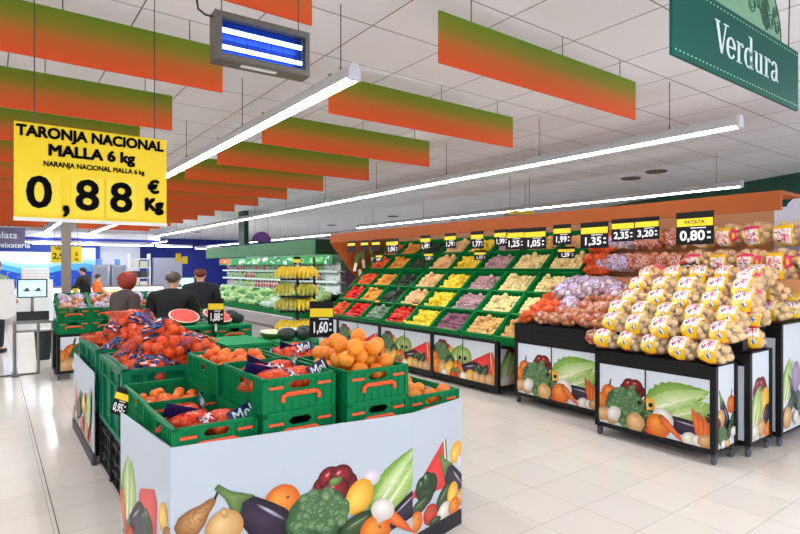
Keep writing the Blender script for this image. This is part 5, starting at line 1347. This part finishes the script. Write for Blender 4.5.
for k in range(50):
    x = rr.uniform(.1, 3.5); y = rr.uniform(.05, .55); p.ell(x, y, rr.uniform(.03, .12), rr.uniform(.02, .06), (60, 130, 226), (36, 92, 206), 0, 8)
lay_print(p, MUR, (0, 0, 0), (1, 0, 0)); q = MB(); q.box(-.04, 3.64, .004, .04, -.04, 1.62); q.build('board', mat('mural_blue', (20, 60, 180), .5), MUR)
q = MB(); q.box(3.06, 4.35, 21.7, 21.8, 0, 2.44); struct(q.build('wall_fish_hall', mat('hall_white', (226, 230, 242), .5)))
q = MB(); q.box(-6, -.62, 21.7, 21.8, 0, 2.44); struct(q.build('wall_fish_hall_left', mat('hall_white', (226, 230, 242), .5)))
q = MB(); q.box(-6, 4.5, 19.4, 21.8, 2.46, 2.66); struct(q.build('soffit', WHITE))
q = MB(); q.box(-6, 4.5, 19.36, 19.4, 2.39, 2.47); struct(q.build('trim_2', NAVY))
for i, (x0, x1, y, z) in enumerate(((.9, 4.2, 19.0, 2.26), (4.35, 5.5, 19.3, 2.26), (5.7, 6.9, 19.6, 2.22), (-3.2, .6, 19.0, 2.26), (-1.5, 2.2, 20.7, 2.36), (2.4, 4.2, 20.7, 2.36))):  # last pair, behind the soffit trim, is added to brighten the fish hall
    t = batten(0, 0, x1 - x0, 'short cross batten over the fish counter, %s from the left' % ORD[i], [.2, x1 - x0 - .2], z, 'cross battens by the fish counter'); t.location = (x0, y, z); t.rotation_euler = (0, 0, -PI / 2)
t = thing('department_sign', 'grey violet hanging sign for the ice cream and fish sections at the left edge', 'sign', (-1.2, 17.6, 2.05))
q = MB(); q.box(0, 1.93, 0, .03, .12, .56); q.build('board', mat('sign_violet', (112, 104, 140), .5), t)
q = MB(); q.box(0, 2.9, .03, .05, -.06, .14); q.build('blue_board', mat('sign_blue', (26, 66, 160), .5), t)
text('Gelats', .25, SW, t, 'lettering', (1.76, -.004, .36), bold=.004, align='RIGHT', ext=.001)
text('Peixateria', .185, SW, t, 'lettering', (2.04, -.004, .10), bold=.004, align='RIGHT', ext=.001)
for x in (.3, 1.6):
    q = MB(); q.tube([(x, .015, .56), (x, .015, H - 2.05)], .004, 5); q.build('suspension_wire', WIRE, t)
t = thing('offer_board', 'small yellow hanging board reading 2,9 before the fish mural', 'sign', (.89, 12, 1.66))
q = MB(); q.box(0, .49, 0, .01, 0, .31); q.build('board', YEL, t)
text('VEN', .085, BLK, t, 'lettering', (.14, -.002, .265), bold=.002); text('2,9', .15, BLK, t, 'digits', (.115, -.002, .12), bold=.003); text('5', .1, BLK, t, 'digits', (.41, -.002, .16), bold=.002); text('kg', .06, BLK, t, 'lettering', (.41, -.002, .07), bold=.002)
for x in (.06, .43):
    q = MB(); q.tube([(x, .005, .3), (x, .005, H - 1.66)], .003, 5); q.build('suspension_wire', WIRE, t)
t = thing('fish_counter', 'white and steel fish counter with sloping display under the mural', 'counter', (2.0, 18.6, 0))
q = MB(); q.box(-2.6, 2.6, 0, .9, 0, .62); q.build('base', mat('counter_grey', (206, 204, 206), .4), t)
q = MB(); q.box(-2.6, 2.6, -.02, 0, .56, .62); q.build('dark_rail', DGREY, t)
q = MB(); q.prism([(0, .62), (.9, .95), (.9, .62)], 0, -2.6, 2.6); q.build('ice_bed', mat('ice_white', (240, 244, 250), .4, nz=.1, nscale=12), t)
q = MB(); q.prism([(.02, .655), (.55, .85), (.55, .86), (.02, .665)], 0, .55, 1.35); q.build('yellow_tray', mat('tray_yellow', (250, 206, 60), .4), t)
q = MB(); q.box(-2.6, 2.6, .86, .88, .95, 1.0); q.build('back_rail', STEEL, t)
for i, (x, z) in enumerate(((-.95, .80), (-.95, .88), (-.95, .96), (-.95, 1.04))):
    q = MB(); q.box(x, x + .62, 18.3 - .3, 18.3, 0, .07); o = q.build('food_tray', mat('tray_cream', (236, 232, 222), .4, nz=.12, nscale=10)); o.location = (1.6, -.4, z + .45); tag(o, 'cream tray stacked behind the scale screen, %s from the bottom' % ORD[i], 'tray')
q = MB(); q.box(.55, 1.35, 17.55, 17.95, 0, 1.248); tag(q.build('tray_trolley', CWH), 'steel trolley body carrying the cream trays behind the scale', 'trolley')
for x, w_, z1, lb in ((2.75, .42, 1.66, 'left'), (3.3, .42, 1.66, 'right')):
    t = thing('ice_machine', 'grey steel cabinet against the white fish hall wall, %s one' % lb, 'cabinet', (x, 20.8, 0)); q = MB(); q.box(0, w_, 0, .5, 0, z1); q.build('body', mat('cabinet_grey', (156, 158, 170), .4), t); q = MB(); q.box(.04, w_ - .04, -.01, 0, .9, z1 - .08); q.build('door', mat('cabinet_door', (134, 138, 150), .35), t)
    q = MB(); q.box(.12, .26, .1, .3, z1, z1 + .2); q.build('dispenser', mat('dispenser_blue', (90, 130, 200), .4), t)
t = thing('tall_cabinet', 'pale door panel in the navy back wall beside the fish hall', 'door', (5.65, 25.5, 0)); q = MB(); q.box(0, 1.2, 0, .2, 0, 2.0); q.build('body', mat('door_lilac', (186, 190, 214), .5), t); q = MB(); q.box(1.0, 1.04, -.02, 0, .9, 1.1); q.build('handle', STEEL, t)
t = thing('rack', 'open grey rack with boxes between the fish hall and pale door', 'rack', (3.75, 20.3, 0))
for x in (0, .62):
    q = MB(); q.box(x, x + .04, 0, .4, 0, 2.05); q.build('upright', CWH, t)
for z in (.5, .85, 1.2, 1.55, 1.85):
    q = MB(); q.box(.04, .62, 0, .4, z, z + .03); q.build('shelf', CWH, t)
for i, (z, c) in enumerate(((.53, (90, 80, 76)), (.88, (214, 206, 196)), (1.23, (58, 56, 60)), (1.58, (200, 196, 190)))):
    for j in range(2):
        q = MB(); q.box(3.81 + .27 * j, 4.04 + .27 * j, 20.32, 20.6, z + .002, z + .22); tag(q.build('carton', mat('carton_%d' % i, c, .6)), 'box on the grey rack by the fish hall, %s shelf, %s' % (ORD[i], ('left', 'right')[j]), 'box')

# ------------------------------------------------------------------ people
SKIN = mat('skin', (214, 160, 128), .5)
def skin_mesh(name, verts, edges, radii, m, parent, root=0, sub=2):
    me = bpy.data.meshes.new(name); me.from_pydata(verts, edges, []); o = link(name, me, parent)
    if not me.skin_vertices: 
        bm = bmesh.new(); bm.from_mesh(me); bm.verts.layers.skin.verify(); bm.to_mesh(me); bm.free()
    for i, v in enumerate(me.skin_vertices[0].data):
        r = radii[i]; v.radius = r if isinstance(r, tuple) else (r, r); v.use_root = (i == root)
    sk = o.modifiers.new('skin', 'SKIN'); sk.use_smooth_shade = True; sk.branch_smoothing = .4
    sb = o.modifiers.new('sub', 'SUBSURF'); sb.levels = sub; sb.render_levels = sub
    me.materials.append(m); return o
def person(label, loc, rz, ht, coat, trousers, hair, hair_style, elbows, wrists, bulk=1.0, lean_=.0, skin=SKIN, coat_len=.78, group=None):
    t = thing('person', label, 'person', loc, rz); k = ht / 1.70; L = lean_
    V = []; E_ = []; Rd = []
    def v(p, r, to=None):
        V.append(tuple(c * k for c in p)); Rd.append(r * k if not isinstance(r, tuple) else (r[0] * k, r[1] * k))
        if to is not None: E_.append((to, len(V) - 1))
        return len(V) - 1
    pel = v((0, 0, .93), .12); sp = v((0, .01 + L * .3, 1.12), .12, pel); ch = v((0, L * .7, 1.30), .13, sp); nk = v((0, .01 + L, 1.44), .058, ch)
    hb = v((0, .03 + L * 1.1, 1.51), .066, nk); hm = v((0, .035 + L * 1.15, 1.585), .092, hb); ht_ = v((0, .025 + L * 1.15, 1.645), .072, hm)
    hy = .035 + L * 1.15
    v((0, hy + .118, 1.565), .014, hm)
    for s in (-1, 1): v((s * .098, hy - .005, 1.575), .02, hm)
    for s in (-1, 1):
        e, wr = Vector(elbows[0 if s < 0 else 1]), Vector(wrists[0 if s < 0 else 1])
        sh = v((s * .17, L * .8, 1.375), .055, ch); el = v((s * e.x, e.y, e.z), .043, sh); w_ = v((s * wr.x, wr.y, wr.z), .028, el)
        d = (wr - e).normalized(); pm = wr + d * .06; pa = v((s * pm.x, pm.y, pm.z), (.034, .016), w_)
        for f, (off, ln) in enumerate(((-.026, .06), (-.009, .07), (.009, .066), (.026, .052))):
            a = pm + d * .035 + Vector((off, 0, -.004)); b = a + d * ln * .55 + Vector((0, 0, -.012)); c = b + d * ln * .3 + Vector((0, 0, -.028))
            i1 = v((s * a.x, a.y, a.z), .009, pa); i2 = v((s * b.x, b.y, b.z), .0085, i1); v((s * c.x, c.y, c.z), .007, i2)
        a = wr + d * .035 + Vector((-.036, 0, 0)); b = a + d * .035 + Vector((-.012, 0, -.012)); i1 = v((s * a.x, a.y, a.z), .011, w_); v((s * b.x, b.y, b.z), .0085, i1)
    for s in (-1, 1):
        h_ = v((s * .095, 0, .87), .085, pel); kn = v((s * .10, .015, .48), .056, h_); an = v((s * .10, -.01, .09), .04, kn); v((s * .105, .12, .045), .034, an)
    skin_mesh('body', V, E_, Rd, skin, t)
    # coat
    V, E_, Rd = [], [], []
    b_ = bulk
    hem = v((0, -.005, coat_len), (.155 * b_, .125 * b_)); a = v((0, 0, .98), (.158 * b_, .128 * b_), hem); a = v((0, .005 + L * .35, 1.14), (.16 * b_, .13 * b_), a); ch = v((0, L * .7, 1.31), (.165 * b_, .135 * b_), a); v((0, .005 + L * .95, 1.475), .076, ch)
    for s in (-1, 1):
        e, wr = Vector(elbows[0 if s < 0 else 1]), Vector(wrists[0 if s < 0 else 1]); m_ = e.lerp(wr, .93)
        sh = v((s * .185 * b_, L * .8, 1.365), .078 * b_, ch); el = v((s * e.x, e.y, e.z), .064 * b_, sh); v((s * m_.x, m_.y, m_.z), .046 * b_, el)
    skin_mesh('coat', V, E_, Rd, coat, t)
    V, E_, Rd = [], [], []
    pel = v((0, 0, .92), (.14, .12))
    for s in (-1, 1):
        h_ = v((s * .095, 0, .84), .098, pel); kn = v((s * .10, .015, .48), .074, h_); v((s * .10, -.005, .085), .066, kn)
    skin_mesh('trousers', V, E_, Rd, trousers, t)
    for s in (-1, 1):
        q = MB(); q.ball((s * .103 * k, .055 * k, .04 * k), (.05 * k, .135 * k, .05 * k), 12, 8, lambda d: 1 if d.z > -.75 else .75 / -d.z); q.build('shoe', PLB, t, True, 80)
        q = MB(); q.ball((s * .034 * k, (hy + .088) * k, 1.59 * k), .011 * k, 8, 6); q.build('eye', PLB, t, True)
    q = MB(); q.ball((0, (hy + .096) * k, 1.535 * k), (.026 * k, .008 * k, .007 * k), 8, 6); q.build('mouth', mat('lip', (170, 84, 76), .5), t, True)
    if hair_style:
        q = MB(); bob = hair_style == 'bob'; bald = hair_style == 'balding'
        def hf(d):
            g = 1 + (.09 if bob else .05) * noise.noise(d * 4.2) + (.06 if bob else .025) * noise.noise(d * 12)
            if d.y > .35 and d.z < .45: g *= .80                        # clear of the face
            if not bob and d.z < -.25: g *= .82
            if bald and d.z > .75: g *= .90
            return g
        rr_ = (.142, .148, .14) if bob else (.108, .118, .104)
        q.ball((0, (hy - .012) * k, (1.60 if bob else 1.612) * k), tuple(x * k for x in rr_), 28, 18, hf); q.build('hair', hair, t, True, 80)
    return t
HR = mat('hair_red', (150, 42, 18), .5, nz=.4, nscale=40, bump=.5, bscale=90); HG = mat('hair_grey', (84, 74, 68), .55, nz=.35, nscale=50, bump=.4, bscale=90); HB = mat('hair_auburn', (112, 46, 22), .5, nz=.4, nscale=50, bump=.4, bscale=90); HD = mat('hair_dark', (36, 26, 24), .5, nz=.3, nscale=50)
DN = mat('trouser_dark', (40, 42, 52), .8)
EL = ((.25, .02, 1.12), (.25, .02, 1.12)); WR = ((.2, .25, 1.0), (.2, .25, 1.0))
person('shopper with short bushy red hair in a brown grey coat behind the orange bins', (1.36, 7.80, 0), -PI / 2 + .35, 1.49, mat('coat_taupe', (80, 68, 66), .8, nz=.12, nscale=60, bump=.2, bscale=140), DN, HR, 'bob', EL, ((.16, .22, 1.02), (.16, .22, 1.02)), 1.3, .05)
person('grey haired shopper in a black jacket pushing the wire trolley', (1.86, 7.42, 0), -.55, 1.51, mat('jacket_black', (8, 8, 10), .75, nz=.15, nscale=30, bump=.2, bscale=60), DN, HG, 'short', ((.30, .06, 1.14), (.30, .10, 1.14)), ((.22, .30, 1.0), (.24, .34, 1.0)), 1.42, .05)
person('shopper with thinning auburn hair in a navy jacket facing the chilled case', (2.70, 9.0, 0), -.25, 1.555, mat('jacket_navy', (15, 17, 28), .7, nz=.12, nscale=30, bump=.2, bscale=60), DN, HB, 'balding', ((.28, .05, 1.12), (.28, .05, 1.12)), ((.2, .26, 1.02), (.2, .26, 1.02)), 1.32, .03)
person('person with dark hair in black leaning at the fish counter', (2.2, 18.2, 0), .9, 1.58, mat('jacket_black', (22, 22, 26), .7), DN, HD, 'short', ((.28, .1, 1.12), (.28, .12, 1.12)), ((.24, .38, 1.02), (.24, .4, 1.02)), 1.25, .06)
person('small person in an orange top at the fish counter', (2.46, 18.0, 0), -1.2, 1.38, mat('top_orange', (240, 120, 50), .7), DN, HD, 'short', EL, WR, 1.0, .02)
person('person in a green and grey top at the left edge beyond the carrier bags', (.05, 12.6, 0), -.6, 1.70, mat('top_sage', (150, 180, 150), .7, nz=.3, nscale=8), DN, mat('hair_brown', (120, 70, 50), .5, nz=.3, nscale=40), 'short', EL, WR, 1.1, .0)

# shopping trolley
t = thing('shopping_trolley', 'wire shopping trolley with green handle beside the black jacket', 'trolley', (2.33, 7.98, 0), -.55)
WM = mat('chrome_wire', (176, 180, 184), .25, .9)
q = MB(); w0, w1, d0, d1, z0, z1 = .20, .25, -.28, .36, .52, .95
def bk(u, v, wv): z = z0 + (z1 - z0) * wv; ww = w0 + (w1 - w0) * wv; return (ww * u, d0 * (1 if v < 0 else 0) + (d1 * (1 if v > 0 else 0)), z)
for wv in (0, .2, .4, .6, .8, 1): q.tube([bk(-1, -1, wv), bk(1, -1, wv), bk(1, 1, wv), bk(-1, 1, wv), bk(-1, -1, wv)], .003 if 0 < wv < 1 else .005, 4)
for i in range(9):
    u = -1 + i * .25; q.tube([bk(u, -1, 1), bk(u, -1, 0), bk(u, 1, 0), bk(u, 1, 1)], .002, 4)
for i in range(10):
    y = d0 + (d1 - d0) * i / 9; q.tube([(-w1, y, z1), (-w0, y, z0), (w0, y, z0), (w1, y, z1)], .002, 4)
q.build('basket', WM, t)
q = MB(); q.tube([(-.25, d0 - .12, 1.0), (.25, d0 - .12, 1.0)], .016, 10); q.build('handle', mat('handle_green', (20, 140, 80), .4), t)
q = MB()
for s in (-1, 1): q.tube([(s * .24, d0 - .12, 1.0), (s * .24, d0, .93), (s * .22, d0 + .05, .5), (s * .2, d0 - .02, .14)], .010, 6); q.tube([(s * .2, d0, .16), (s * .17, d1 - .02, .14)], .010, 6)
q.build('frame', WM, t)
for s in (-1, 1):
    for y in (d0 - .02, d1 - .02):
        q = MB(); q.lathe([(.05, -.012), (.055, 0), (.05, .012)], 12, M=Matrix.Translation((s * (.2 if y < 0 else .17), y, .056)) @ Matrix.Rotation(PI / 2, 4, 'Y')); q.build('wheel', PLB, t)

# ------------------------------------------------------------------ lettering becomes mesh
dg = bpy.context.evaluated_depsgraph_get()
for o in [x for x in bpy.data.objects if x.type == 'FONT']:
    me = bpy.data.meshes.new_from_object(o.evaluated_get(dg), preserve_all_data_layers=False, depsgraph=dg)
    b_ = o.get('w', 0)
    if b_:
        bm = bmesh.new(); bm.from_mesh(me); src = bm.verts[:] + bm.edges[:] + bm.faces[:]
        for j, (dx, dy) in enumerate(((1, .5), (-1, .5), (1, -.5), (-1, -.5), (.5, 1), (-.5, -1))):
            d = bmesh.ops.duplicate(bm, geom=src)['geom']
            bmesh.ops.translate(bm, verts=[v for v in d if isinstance(v, bmesh.types.BMVert)], vec=(dx * b_, dy * b_, .00003 * (j + 1)))
        bm.to_mesh(me); bm.free()
    n = link(o.name, me, o.parent); n.matrix_local = o.matrix_local
    nm = o.name; bpy.data.objects.remove(o); n.name = nm
